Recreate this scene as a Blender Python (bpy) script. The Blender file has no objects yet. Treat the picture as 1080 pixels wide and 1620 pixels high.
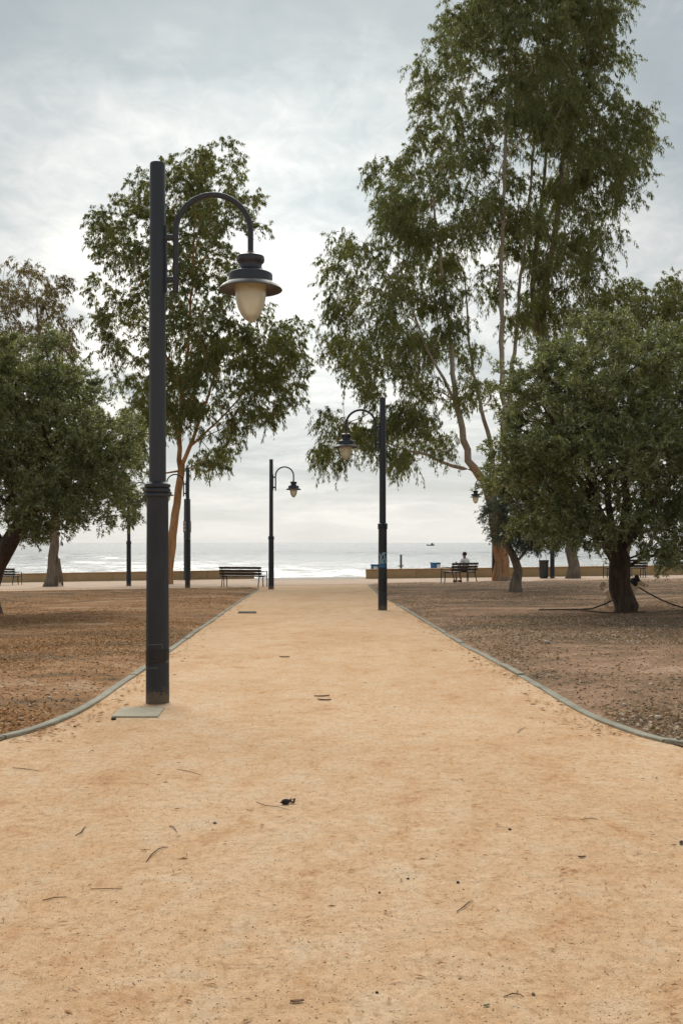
import bpy, bmesh, math, random
import numpy as np
from mathutils import Vector, Matrix

R = math.radians
random.seed(7)
rng = np.random.default_rng(11)
scene = bpy.context.scene
C = scene.collection

# ------------------------------------------------------------------ camera
F = 1650.0            # focal length in photograph pixels (1080 x 1620)
HZ = 858.0            # horizon row
EYE = 1.366
cam_d = bpy.data.cameras.new("camera")
cam = bpy.data.objects.new("camera", cam_d)
C.objects.link(cam)
cam.location = (0, 0, EYE)
cam.rotation_euler = (R(90), 0, 0)
cam_d.sensor_fit = 'VERTICAL'
cam_d.sensor_height = 36
cam_d.lens = F / 1620 * 36
cam_d.shift_y = (HZ - 810) / 1620
cam_d.clip_end = 60000
cam_d.clip_start = 0.05
scene.camera = cam

# ------------------------------------------------------------------ light and sky
SUN_EL, SUN_AZ = R(43), R(-3)          # azimuth from +Y towards +X
sun_dir = Vector((math.sin(SUN_AZ) * math.cos(SUN_EL), math.cos(SUN_AZ) * math.cos(SUN_EL), math.sin(SUN_EL)))
sd = bpy.data.lights.new("sun", 'SUN')
sd.energy = 1.5
sd.angle = R(50)
sd.color = (1.0, 0.95, 0.87)
sun = bpy.data.objects.new("sun", sd)
C.objects.link(sun)
sun.rotation_euler = (-sun_dir).to_track_quat('-Z', 'Y').to_euler()
sun.location = (0, 30, 40)

scene.view_settings.view_transform = 'Standard'
scene.view_settings.look = 'None'
scene.view_settings.gamma = 1
scene.view_settings.use_curve_mapping = False
scene.view_settings.exposure = 1.42
scene.cycles.max_bounces = 8
scene.cycles.transparent_max_bounces = 8


class NT:
    """small helper for building node trees"""
    def __init__(self, tree):
        self.t = tree
        tree.nodes.clear()

    def n(self, kind, **kw):
        nd = self.t.nodes.new(kind)
        for k, v in kw.items():
            if k.startswith('_'):
                setattr(nd, k[1:], v)
            else:
                key = int(k[1:]) if k[0] == 'i' and k[1:].isdigit() else k.replace('__', ' ')
                s = nd.inputs[key]
                if isinstance(v, bpy.types.NodeSocket):
                    self.t.links.new(v, s)
                else:
                    s.default_value = v
        return nd

    def math(self, op, a, b=None, c=None, clamp=False):
        nd = self.t.nodes.new('ShaderNodeMath')
        nd.operation = op
        nd.use_clamp = clamp
        for i, v in enumerate((a, b, c)):
            if v is None:
                continue
            if isinstance(v, bpy.types.NodeSocket):
                self.t.links.new(v, nd.inputs[i])
            else:
                nd.inputs[i].default_value = v
        return nd.outputs[0]

    def ramp(self, fac, stops, interp='LINEAR'):
        nd = self.t.nodes.new('ShaderNodeValToRGB')
        cr = nd.color_ramp
        cr.interpolation = interp
        while len(cr.elements) < len(stops):
            cr.elements.new(0.5)
        for e, (p, c) in zip(cr.elements, stops):
            e.position = p
            e.color = (*c, 1) if len(c) == 3 else c
        self.t.links.new(fac, nd.inputs[0])
        return nd.outputs[0]

    def mix(self, fac, a, b, blend='MIX'):
        nd = self.t.nodes.new('ShaderNodeMix')
        nd.data_type = 'RGBA'
        nd.blend_type = blend
        for i, v in ((0, fac), (6, a), (7, b)):
            if isinstance(v, bpy.types.NodeSocket):
                self.t.links.new(v, nd.inputs[i])
            elif i == 0:
                nd.inputs[0].default_value = v
            else:
                nd.inputs[i].default_value = (*v, 1)
        return nd.outputs[2]

    def noise(self, vec, scale, detail=4, rough=0.55, dist=0.0):
        nd = self.n('ShaderNodeTexNoise', Scale=scale, Detail=detail, Roughness=rough, Distortion=dist)
        if vec is not None:
            self.t.links.new(vec, nd.inputs['Vector'])
        return nd.outputs[0]

    def vscale(self, vec, s):
        nd = self.t.nodes.new('ShaderNodeMapping')
        self.t.links.new(vec, nd.inputs[0])
        nd.inputs['Scale'].default_value = s
        return nd.outputs[0]

    def link(self, a, b):
        self.t.links.new(a, b)


G1 = (1, 1, 1)


def grey(v):
    return (v, v, v)


world = bpy.data.worlds.new("World")
scene.world = world
world.use_nodes = True
w = NT(world.node_tree)
tc = w.n('ShaderNodeTexCoord')
sep = w.n('ShaderNodeSeparateXYZ', i0=tc.outputs['Generated'])
zz = w.math('MAXIMUM', sep.outputs[2], 0.0)
den = w.math('ADD', zz, 0.11)
px = w.math('DIVIDE', sep.outputs[0], den)
py = w.math('DIVIDE', sep.outputs[1], den)
pv = w.n('ShaderNodeCombineXYZ', i0=px, i1=py, i2=0.37).outputs[0]
broad = w.noise(pv, 0.62, 7, 0.55, 0.6)
fine = w.noise(w.vscale(pv, (1.0, 1.15, 1)), 2.8, 6, 0.58, 0.6)
ripple = w.noise(w.vscale(pv, (2.4, 1.5, 1)), 5.5, 4, 0.6, 1.0)
cl = w.math('ADD', w.math('MULTIPLY', broad, 0.70), w.math('ADD', w.math('MULTIPLY', fine, 0.19), w.math('MULTIPLY', ripple, 0.11)))
bias = w.ramp(zz, [(0.0, grey(0.62)), (0.035, grey(0.60)), (0.068, grey(0.45)), (0.11, grey(0.70)), (0.17, grey(0.76)), (0.25, grey(0.66)), (0.34, grey(0.46)), (0.46, grey(0.22)), (1.0, grey(0.34))])
cl = w.math('ADD', w.math('MULTIPLY', w.math('SUBTRACT', cl, 0.5), 1.0), w.math('ADD', w.math('MULTIPLY', bias, 0.42), 0.29))
cloud_col = w.ramp(cl, [(0.34, (0.100, 0.125, 0.138)), (0.45, (0.146, 0.166, 0.175)), (0.55, (0.224, 0.233, 0.234)), (0.64, (0.316, 0.312, 0.299))])
# scattered light round the veiled sun
dv = w.n('ShaderNodeVectorMath', _operation='DOT_PRODUCT', i0=tc.outputs['Generated'], i1=Vector((math.sin(SUN_AZ) * math.cos(R(16)), math.cos(SUN_AZ) * math.cos(R(16)), math.sin(R(16)))))
dd = w.math('MAXIMUM', dv.outputs['Value'], 0.0)
glow = w.math('ADD', w.math('MULTIPLY', w.math('POWER', dd, 24.0), 0.46), w.math('MULTIPLY', w.math('POWER', dd, 60.0), 0.14))
glow = w.math('MULTIPLY', glow, w.math('ADD', w.math('MULTIPLY', cl, 1.1), 0.45))
lit = w.mix(1.0, cloud_col, w.mix(glow, (1, 1, 1), (2.15, 2.10, 2.02)), 'MULTIPLY')
# pale warm air near the horizon
hzf = w.math('POWER', w.math('SUBTRACT', 1.0, w.math('MULTIPLY', zz, 5.0), clamp=True), 2.0)
skyc = w.mix(w.math('MULTIPLY', hzf, 0.85), lit, (0.345, 0.333, 0.307))
bg_cloud = w.n('ShaderNodeBackground', Color=skyc, Strength=1.0)
nish = w.n('ShaderNodeTexSky', _sky_type='NISHITA', _sun_disc=False, _sun_elevation=SUN_EL, _sun_rotation=SUN_AZ, _air_density=1.2, _dust_density=2.5)
bg_sky = w.n('ShaderNodeBackground', Color=nish.outputs[0], Strength=0.05)
cover = w.ramp(cl, [(0.34, grey(0.93)), (0.52, grey(0.985))])
mx = w.n('ShaderNodeMixShader', i0=cover, i1=bg_sky.outputs[0], i2=bg_cloud.outputs[0])
wo = w.n('ShaderNodeOutputWorld', Surface=mx.outputs[0])


# ------------------------------------------------------------------ ground maths
GA, GB = -0.0098, 0.0155               # the park falls gently towards the sea and the left


def gz(X, Y):
    return GA * Y + GB * X


def gp(x, y):
    """ground point seen at a photograph pixel"""
    u, v = (x - 540) / F, (HZ - y) / F
    t = EYE / (GA + GB * u - v)
    return Vector((u * t, t, gz(u * t, t)))


def at(x, y, Y):
    """point at distance Y seen at a photograph pixel"""
    return Vector(((x - 540) / F * Y, Y, EYE + (HZ - y) / F * Y))


# ------------------------------------------------------------------ mesh helpers
def link_mesh(name, me, mat, parent=None):
    o = bpy.data.objects.new(name, me)
    C.objects.link(o)
    if mat:
        me.materials.append(mat)
    if parent:
        o.parent = parent
    return o


def np_mesh(name, V, Fq, smooth=False):
    """mesh from (n,3) verts and (m,k) faces of equal size"""
    V = np.asarray(V, dtype=np.float32)
    Fq = np.asarray(Fq, dtype=np.int32)
    me = bpy.data.meshes.new(name)
    k = Fq.shape[1]
    me.vertices.add(len(V))
    me.vertices.foreach_set('co', V.ravel())
    me.loops.add(Fq.size)
    me.loops.foreach_set('vertex_index', Fq.ravel())
    me.polygons.add(len(Fq))
    me.polygons.foreach_set('loop_start', np.arange(0, Fq.size, k, dtype=np.int32))
    if smooth:
        me.polygons.foreach_set('use_smooth', np.ones(len(Fq), dtype=bool))
    me.update(calc_edges=True)
    return me


class MB:
    def __init__(self):
        self.v, self.f = [], []

    def add(self, verts, faces):
        b = len(self.v)
        self.v += [tuple(p) for p in verts]
        self.f += [tuple(i + b for i in q) for q in faces]
        return self

    def box(self, c, s, rot=None):
        hx, hy, hz = s[0] / 2, s[1] / 2, s[2] / 2
        vs = [Vector((sx * hx, sy * hy, sz * hz)) for sz in (-1, 1) for sy in (-1, 1) for sx in (-1, 1)]
        if rot is not None:
            vs = [rot @ p for p in vs]
        vs = [p + Vector(c) for p in vs]
        return self.add(vs, [(0, 2, 3, 1), (4, 5, 7, 6), (0, 1, 5, 4), (2, 6, 7, 3), (0, 4, 6, 2), (1, 3, 7, 5)])

    def tube(self, pts, rad, k=10, cap=True):
        pts = [Vector(p) for p in pts]
        if not hasattr(rad, '__len__'):
            rad = [rad] * len(pts)
        n = len(pts)
        vs, fs = [], []
        up = None
        for i, p in enumerate(pts):
            t = (pts[min(i + 1, n - 1)] - pts[max(i - 1, 0)]).normalized()
            if up is None:
                up = Vector((0, 0, 1)) if abs(t.z) < 0.9 else Vector((1, 0, 0))
            a = (up - t * up.dot(t))
            a = a.normalized() if a.length > 1e-6 else t.orthogonal().normalized()
            up = a
            b = t.cross(a)
            for j in range(k):
                an = 2 * math.pi * j / k
                vs.append(p + (a * math.cos(an) + b * math.sin(an)) * rad[i])
        for i in range(n - 1):
            for j in range(k):
                j2 = (j + 1) % k
                fs.append((i * k + j, i * k + j2, (i + 1) * k + j2, (i + 1) * k + j))
        if cap:
            fs.append(tuple(reversed(range(k))))
            fs.append(tuple(range((n - 1) * k, n * k)))
        return self.add(vs, fs)

    def lathe(self, prof, c=(0, 0, 0), k=28, closed=True):
        vs, fs = [], []
        for (r, z) in prof:
            for j in range(k):
                an = 2 * math.pi * j / k
                vs.append((c[0] + r * math.cos(an), c[1] + r * math.sin(an), c[2] + z))
        n = len(prof)
        for i in range(n - 1):
            for j in range(k):
                j2 = (j + 1) % k
                fs.append((i * k + j, i * k + j2, (i + 1) * k + j2, (i + 1) * k + j))
        if closed:
            fs.append(tuple(reversed(range(k))))
            fs.append(tuple(range((n - 1) * k, n * k)))
        return self.add(vs, fs)

    def build(self, name, mat, parent=None, smooth=False, bevel=0.0, auto=None):
        me = bpy.data.meshes.new(name)
        me.from_pydata(self.v, [], self.f)
        me.update()
        if bevel > 0:
            bm = bmesh.new()
            bm.from_mesh(me)
            es = [e for e in bm.edges if len(e.link_faces) == 2 and e.calc_face_angle(0) > 0.5]
            bmesh.ops.bevel(bm, geom=es, offset=bevel, segments=2, affect='EDGES', profile=0.5)
            bm.to_mesh(me)
            bm.free()
        if smooth:
            me.polygons.foreach_set('use_smooth', [True] * len(me.polygons))
            try:
                me.set_sharp_from_angle(angle=R(auto if auto else 45))
            except Exception:
                pass
        return link_mesh(name, me, mat, parent)


def tag(o, label=None, cat=None, group=None, kind=None):
    if label:
        o['label'] = label
    if cat:
        o['category'] = cat
    if group:
        o['group'] = group
    if kind:
        o['kind'] = kind
    return o


def empty(name, loc, rz=0.0):
    o = bpy.data.objects.new(name, None)
    C.objects.link(o)
    o.location = loc
    o.rotation_euler = (0, 0, rz)
    o.empty_display_size = 0.2
    return o


def copy_tree(o, parent=None):
    c = o.copy()
    C.objects.link(c)
    c.parent = parent
    for ch in list(o.children):
        copy_tree(ch, c)
    return c


# ------------------------------------------------------------------ materials
def new_mat(name):
    m = bpy.data.materials.new(name)
    m.use_nodes = True
    return m, NT(m.node_tree)


def finish(nt, col, rough=0.6, bump=None, bump_strength=0.3, bump_dist=0.02, metallic=0.0, spec=0.5, **kw):
    p = nt.n('ShaderNodeBsdfPrincipled', Metallic=metallic)
    for key, v in (('Base Color', col), ('Roughness', rough), ('Specular IOR Level', spec)):
        if isinstance(v, bpy.types.NodeSocket):
            nt.link(v, p.inputs[key])
        else:
            p.inputs[key].default_value = (*v, 1) if key == 'Base Color' else v
    for k, v in kw.items():
        p.inputs[k.replace('__', ' ')].default_value = v
    if bump is not None:
        b = nt.n('ShaderNodeBump', Strength=bump_strength, Distance=bump_dist, Height=bump)
        nt.link(b.outputs[0], p.inputs['Normal'])
    nt.n('ShaderNodeOutputMaterial', Surface=p.outputs[0])
    return p


def geo(nt):
    return nt.n('ShaderNodeNewGeometry').outputs['Position']


def objc(nt):
    return nt.n('ShaderNodeTexCoord').outputs['Object']


def mat_path():
    m, t = new_mat('compacted_sand')
    p = geo(t)
    big = t.noise(t.vscale(p, (0.9, 0.55, 1)), 0.6, 5, 0.6, 0.6)
    mid = t.noise(t.vscale(p, (1.0, 0.65, 1)), 4.0, 7, 0.68, 0.4)
    sm = t.noise(t.vscale(p, (1, 0.6, 1)), 30, 6, 0.75)
    grain = t.noise(p, 190, 4, 0.8)
    base = t.ramp(mid, [(0.29, (0.545, 0.312, 0.164)), (0.40, (0.665, 0.432, 0.250)), (0.54, (0.700, 0.488, 0.308)), (0.70, (0.712, 0.540, 0.370))])
    worn = t.ramp(big, [(0.34, (0.92, 0.87, 0.81)), (0.50, (1.0, 1.0, 1.0)), (0.68, (1.04, 1.07, 1.12))])
    c = t.mix(1.0, base, worn, 'MULTIPLY')
    c = t.mix(1.0, c, t.ramp(sm, [(0.28, (0.72, 0.60, 0.48)), (0.48, (1.0, 0.98, 0.95)), (0.72, (1.12, 1.13, 1.15))]), 'MULTIPLY')
    c = t.mix(1.0, c, t.ramp(grain, [(0.28, (0.42, 0.34, 0.27)), (0.44, (0.92, 0.89, 0.86)), (0.58, (1.04, 1.04, 1.04)), (0.74, (1.35, 1.36, 1.36))]), 'MULTIPLY')
    # dark grit
    vo = t.n('ShaderNodeTexVoronoi', Scale=34.0)
    t.link(p, vo.inputs['Vector'])
    wn = t.n('ShaderNodeSeparateColor', i0=vo.outputs['Color'])
    spot = t.math('MULTIPLY', t.math('LESS_THAN', vo.outputs['Distance'], 0.16), t.math('GREATER_THAN', wn.outputs[0], 0.86))
    c = t.mix(t.math('MULTIPLY', spot, 0.75), c, (0.17, 0.085, 0.038))
    foot = t.noise(p, 7.5, 4, 0.6, 0.3)
    h = t.math('ADD', t.math('ADD', sm, t.math('MULTIPLY', foot, 3.2)), t.math('ADD', t.math('MULTIPLY', grain, 0.6), t.math('MULTIPLY', mid, 1.2)))
    finish(t, c, 0.95, h, 0.75, 0.014, spec=0.15)
    return m


def mat_bed(name, warm):
    m, t = new_mat(name)
    p = geo(t)
    big = t.noise(t.vscale(p, (0.4, 1.0, 1)), 0.5, 6, 0.62, 1.0)
    mid = t.noise(t.vscale(p, (0.8, 0.7, 1)), 3.4, 9, 0.78, 0.3)
    sm = t.noise(p, 22, 6, 0.75)
    grain = t.noise(p, 95, 4, 0.75)
    if warm:
        st = [(0.39, (0.120, 0.080, 0.048)), (0.46, (0.240, 0.145, 0.074)), (0.53, (0.370, 0.192, 0.086)), (0.62, (0.530, 0.365, 0.230))]
    else:
        st = [(0.38, (0.120, 0.086, 0.056)), (0.46, (0.235, 0.155, 0.096)), (0.53, (0.360, 0.215, 0.130)), (0.62, (0.520, 0.345, 0.228))]
    mixn = t.math('ADD', t.math('MULTIPLY', big, 0.55), t.math('MULTIPLY', mid, 0.45))
    c = t.ramp(mixn, st)
    c = t.mix(1.0, c, t.ramp(sm, [(0.28, (0.45, 0.42, 0.38)), (0.5, (1, 1, 1)), (0.72, (1.45, 1.42, 1.36))]), 'MULTIPLY')
    c = t.mix(1.0, c, t.ramp(grain, [(0.3, (0.5, 0.48, 0.45)), (0.5, (1, 1, 1)), (0.72, (1.6, 1.6, 1.55))]), 'MULTIPLY')
    h = t.math('ADD', sm, t.math('ADD', t.math('MULTIPLY', grain, 0.5), t.math('MULTIPLY', mid, 2.0)))
    finish(t, c, 0.95, h, 0.8, 0.03, spec=0.15)
    return m


def mat_stone(name, c0, c1, scale=6.0, bump=0.25, rough=0.85):
    m, t = new_mat(name)
    p = geo(t)
    a = t.noise(p, scale, 6, 0.65, 0.3)
    g = t.noise(p, scale * 22, 3, 0.7)
    c = t.ramp(a, [(0.3, c0), (0.7, c1)])
    c = t.mix(1.0, c, t.ramp(g, [(0.3, grey(0.72)), (0.55, grey(1.0)), (0.75, grey(1.18))]), 'MULTIPLY')
    finish(t, c, rough, t.math('ADD', a, t.math('MULTIPLY', g, 0.4)), bump, 0.01, spec=0.2)
    return m


def mat_paint(name, c, rough=0.5, wear=(0.8, 1.25), scale=7.0, spec=0.4):
    m, t = new_mat(name)
    p = objc(t)
    a = t.noise(t.vscale(p, (1, 1, 0.35)), scale, 6, 0.65, 0.4)
    g = t.noise(p, scale * 18, 3, 0.6)
    cc = t.mix(1.0, c, t.ramp(a, [(0.3, grey(wear[0])), (0.7, grey(wear[1]))]), 'MULTIPLY')
    rr = t.ramp(a, [(0.3, grey(rough - 0.1)), (0.7, grey(min(1, rough + 0.15)))])
    finish(t, cc, rr, g, 0.08, 0.004, spec=spec)
    return m


def mat_leaf(name, cols, rough=0.45, trans=0.30, spec=0.4, psc=0.55, pw=0.42):
    m, t = new_mat(name)
    rnd = t.n('ShaderNodeNewGeometry').outputs['Random Per Island']
    p = geo(t)
    patch = t.noise(p, psc, 3, 0.5)
    f = t.math('ADD', t.math('MULTIPLY', rnd, 1.14 - pw), t.math('MULTIPLY', patch, pw))
    n = len(cols)
    c = t.ramp(f, [(0.08 + 0.92 * i / (n - 1), col) for i, col in enumerate(cols)])
    b = t.n('ShaderNodeBsdfPrincipled', Roughness=rough)
    b.inputs['Specular IOR Level'].default_value = spec
    t.link(c, b.inputs['Base Color'])
    tr = t.n('ShaderNodeBsdfTranslucent')
    t.link(t.mix(1.0, c, (1.65, 1.55, 0.75), 'MULTIPLY'), tr.inputs[0])
    mxs = t.n('ShaderNodeMixShader', i0=trans, i1=b.outputs[0], i2=tr.outputs[0])
    t.n('ShaderNodeOutputMaterial', Surface=mxs.outputs[0])
    return m


def mat_bark(name, stops, scale=2.2, bump=0.5, zs=0.3):
    m, t = new_mat(name)
    p = objc(t)
    a = t.noise(t.vscale(p, (1.6, 1.6, zs)), scale, 7, 0.65, 0.8)
    f = t.noise(t.vscale(p, (6, 6, 0.8)), scale * 2.4, 6, 0.7, 0.5)
    c = t.ramp(a, stops)
    c = t.mix(1.0, c, t.ramp(f, [(0.3, grey(0.55)), (0.5, grey(1.0)), (0.72, grey(1.25))]), 'MULTIPLY')
    finish(t, c, 0.85, t.math('ADD', a, t.math('MULTIPLY', f, 1.3)), bump, 0.04, spec=0.2)
    return m


M = {}
M['path'] = mat_path()
M['bed_l'] = mat_bed('dry_bed_earth', True)
M['bed_r'] = mat_bed('grey_bed_earth', False)
M['kerb'] = mat_stone('kerb_concrete', (0.22, 0.205, 0.155), (0.38, 0.355, 0.28), 3)
M['slab'] = mat_stone('slab_concrete', (0.36, 0.315, 0.225), (0.50, 0.44, 0.33), 4)
M['prom'] = mat_stone('promenade_paving', (0.36, 0.25, 0.17), (0.50, 0.36, 0.255), 1.2)
M['ramp'] = mat_stone('ramp_paving', (0.27, 0.25, 0.225), (0.36, 0.33, 0.295), 1.2)
M['sandw'] = mat_stone('wall_render', (0.46, 0.315, 0.165), (0.58, 0.42, 0.24), 1.3)
M['wallcap'] = mat_stone('wall_coping', (0.40, 0.255, 0.135), (0.52, 0.36, 0.21), 2)
M['beach'] = mat_stone('beach_sand', (0.36, 0.29, 0.21), (0.48, 0.40, 0.29), 1)
M['lamp'] = mat_paint('slate_lamp_paint', (0.025, 0.029, 0.038), 0.50)


def mat_lampbase():
    m, t = new_mat('weathered_lamp_paint')
    p = objc(t)
    z = t.n('ShaderNodeSeparateXYZ', i0=p).outputs[2]
    a = t.noise(t.vscale(p, (1, 1, 0.30)), 6, 7, 0.7, 0.5)
    st = t.noise(t.vscale(p, (9, 9, 0.5)), 5, 5, 0.7)
    g = t.noise(p, 60, 4, 0.7)
    c = t.mix(1.0, (0.026, 0.030, 0.037), t.ramp(a, [(0.3, grey(0.65)), (0.5, grey(1.0)), (0.7, (1.5, 1.5, 1.42))]), 'MULTIPLY')
    c = t.mix(t.ramp(st, [(0.60, grey(0)), (0.72, grey(0.35))]), c, (0.085, 0.090, 0.085))
    splash = t.math('ADD', t.math('MULTIPLY', z, -3.4), t.math('ADD', t.math('MULTIPLY', g, 1.5), t.math('MULTIPLY', a, 0.9)))
    c = t.mix(t.ramp(splash, [(0.78, grey(0)), (1.15, grey(0.55))]), c, (0.22, 0.155, 0.095))
    finish(t, c, t.ramp(a, [(0.3, grey(0.5)), (0.7, grey(0.75))]), g, 0.12, 0.004, spec=0.35)
    return m


M['lampbase'] = mat_lampbase()
M['hood'] = mat_paint('lantern_paint', (0.027, 0.031, 0.041), 0.40, (0.85, 1.15))
M['brim_in'] = mat_paint('lantern_brim_paint', (0.042, 0.040, 0.040), 0.40, (0.85, 1.2))
M['nut'] = mat_paint('coppery_nut', (0.16, 0.09, 0.06), 0.5)
M['tape'] = mat_paint('black_tape', (0.008, 0.008, 0.010), 0.35, (0.8, 1.3), 14)
M['tapeedge'] = mat_paint('grey_tape_scrap', (0.12, 0.125, 0.12), 0.6)
M['spray'] = mat_paint('pale_blue_spray', (0.30, 0.50, 0.62), 0.7)
M['spray2'] = mat_paint('deep_blue_spray', (0.03, 0.14, 0.30), 0.7)
M['wood'] = mat_paint('dark_slat_wood', (0.030, 0.019, 0.014), 0.6, (0.6, 1.5), 9)
M['iron'] = mat_paint('bench_iron', (0.022, 0.021, 0.020), 0.55)
M['bin'] = mat_paint('dark_bin_metal', (0.045, 0.048, 0.050), 0.5)
M['blue'] = mat_paint('blue_plastic', (0.012, 0.125, 0.30), 0.45, (0.8, 1.2))
M['white'] = mat_paint('white_plastic', (0.70, 0.72, 0.74), 0.5, (0.9, 1.05))
M['post'] = mat_paint('weathered_post', (0.12, 0.115, 0.10), 0.8, (0.6, 1.4))
M['sticker'] = mat_paint('pale_sticker', (0.46, 0.46, 0.44), 0.6, (0.45, 1.2), 22)
M['rope'] = mat_paint('dark_rope', (0.035, 0.026, 0.020), 0.85)
M['hose'] = mat_paint('brown_hose', (0.060, 0.042, 0.030), 0.6)
M['twig'] = mat_paint('dry_twig', (0.085, 0.050, 0.028), 0.9, (0.6, 1.5), 30)
M['darktwig'] = mat_paint('dark_cone_scale', (0.030, 0.022, 0.016), 0.9, (0.5, 1.6), 40)
M['pebble'] = mat_paint('grey_pebble', (0.17, 0.14, 0.10), 0.85, (0.5, 1.6), 20)
M['rustgrit'] = mat_paint('rusty_grit', (0.22, 0.115, 0.050), 0.9, (0.5, 1.5), 3)
M['palestone'] = mat_stone('pale_stone', (0.34, 0.26, 0.19), (0.58, 0.48, 0.38), 14)
M['dryleaf'] = mat_paint('dry_leaf', (0.17, 0.085, 0.038), 0.8, (0.6, 1.4), 20)
M['greenleaf'] = mat_paint('green_leaf', (0.06, 0.12, 0.025), 0.6)
M['drain'] = mat_paint('rusty_drain_strip', (0.060, 0.046, 0.034), 0.8, (0.6, 1.4))
M['skin'] = mat_paint('skin', (0.30, 0.165, 0.105), 0.5, (0.9, 1.1))
M['shirt'] = mat_paint('pale_cotton', (0.78, 0.78, 0.79), 0.85, (0.92, 1.04))
M['hair'] = mat_paint('dark_hair', (0.018, 0.014, 0.012), 0.6)
M['shorts'] = mat_paint('dark_cloth', (0.035, 0.030, 0.030), 0.9)
M['fur'] = mat_paint('cream_fur', (0.55, 0.43, 0.29), 0.95, (0.75, 1.2), 14)
M['furdark'] = mat_paint('black_fur', (0.022, 0.018, 0.016), 0.95, (0.6, 1.6), 14)
M['hull'] = mat_paint('dark_hull', (0.03, 0.032, 0.035), 0.6)

M['euc'] = mat_leaf('eucalyptus_leaf', [(0.038, 0.055, 0.018), (0.077, 0.102, 0.031), (0.114, 0.138, 0.047), (0.155, 0.166, 0.066), (0.195, 0.152, 0.064)], 0.38, 0.46, 0.5, 0.45, 0.48)
M['euc_dry'] = mat_leaf('browned_eucalyptus_leaf', [(0.070, 0.060, 0.030), (0.130, 0.102, 0.050), (0.170, 0.138, 0.070), (0.150, 0.142, 0.070)], 0.5, 0.36)
M['olive'] = mat_leaf('olive_leaf', [(0.040, 0.055, 0.019), (0.095, 0.118, 0.042), (0.148, 0.176, 0.066), (0.235, 0.258, 0.138), (0.48, 0.50, 0.37)], 0.28, 0.32, 0.7, 1.5, 0.46)
M['olive_blue'] = mat_leaf('blue_green_leaf', [(0.036, 0.052, 0.032), (0.070, 0.092, 0.066), (0.115, 0.140, 0.110), (0.17, 0.20, 0.165)], 0.42, 0.25)
M['litter'] = mat_leaf('fallen_leaf', [(0.090, 0.045, 0.020), (0.25, 0.118, 0.043), (0.40, 0.200, 0.078), (0.48, 0.285, 0.140), (0.64, 0.50, 0.35)], 0.8, 0.1, 0.15)
M['litter_grey'] = mat_leaf('grey_fallen_leaf', [(0.095, 0.062, 0.038), (0.20, 0.135, 0.080), (0.31, 0.215, 0.135), (0.43, 0.325, 0.22), (0.70, 0.62, 0.52)], 0.8, 0.1, 0.15)
M['bark_euc'] = mat_bark('eucalyptus_bark', [(0.30, (0.20, 0.105, 0.050)), (0.42, (0.30, 0.20, 0.125)), (0.55, (0.34, 0.28, 0.215)), (0.72, (0.44, 0.39, 0.32))], 1.5)
M['bark_or'] = mat_bark('orange_eucalyptus_bark', [(0.30, (0.225, 0.105, 0.045)), (0.48, (0.38, 0.205, 0.095)), (0.62, (0.46, 0.27, 0.135)), (0.75, (0.34, 0.25, 0.17))], 1.5)
def mat_bark_foot():
    m, t = new_mat('peeling_eucalyptus_bark')
    p = objc(t)
    z = t.n('ShaderNodeSeparateXYZ', i0=p).outputs[2]
    a = t.noise(t.vscale(p, (1.6, 1.6, 0.3)), 1.5, 7, 0.65, 0.8)
    f = t.noise(t.vscale(p, (6, 6, 0.8)), 3.6, 6, 0.7, 0.5)
    pale = t.ramp(a, [(0.30, (0.22, 0.14, 0.08)), (0.45, (0.31, 0.25, 0.18)), (0.60, (0.36, 0.33, 0.28)), (0.75, (0.46, 0.43, 0.38))])
    warm = t.ramp(a, [(0.36, (0.15, 0.095, 0.062)), (0.45, (0.33, 0.155, 0.068)), (0.52, (0.36, 0.215, 0.115)), (0.60, (0.21, 0.165, 0.125))])
    k = t.math('ADD', t.math('MULTIPLY', z, -0.35), t.math('ADD', 1.75, t.math('MULTIPLY', a, 0.9)), clamp=True)
    c = t.mix(k, pale, warm)
    c = t.mix(1.0, c, t.ramp(f, [(0.3, grey(0.55)), (0.5, grey(1.0)), (0.72, grey(1.25))]), 'MULTIPLY')
    finish(t, c, 0.85, t.math('ADD', a, t.math('MULTIPLY', f, 1.3)), 0.5, 0.04, spec=0.2)
    return m


M['bark_foot'] = mat_bark_foot()
M['bark_grey'] = mat_bark('grey_fibrous_bark', [(0.30, (0.10, 0.078, 0.058)), (0.5, (0.20, 0.160, 0.120)), (0.7, (0.31, 0.26, 0.20))], 2.5, 0.8)
M['bark_olive'] = mat_bark('olive_bark', [(0.30, (0.040, 0.028, 0.020)), (0.5, (0.085, 0.060, 0.043)), (0.7, (0.150, 0.110, 0.082))], 3.0, 1.0)


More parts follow.
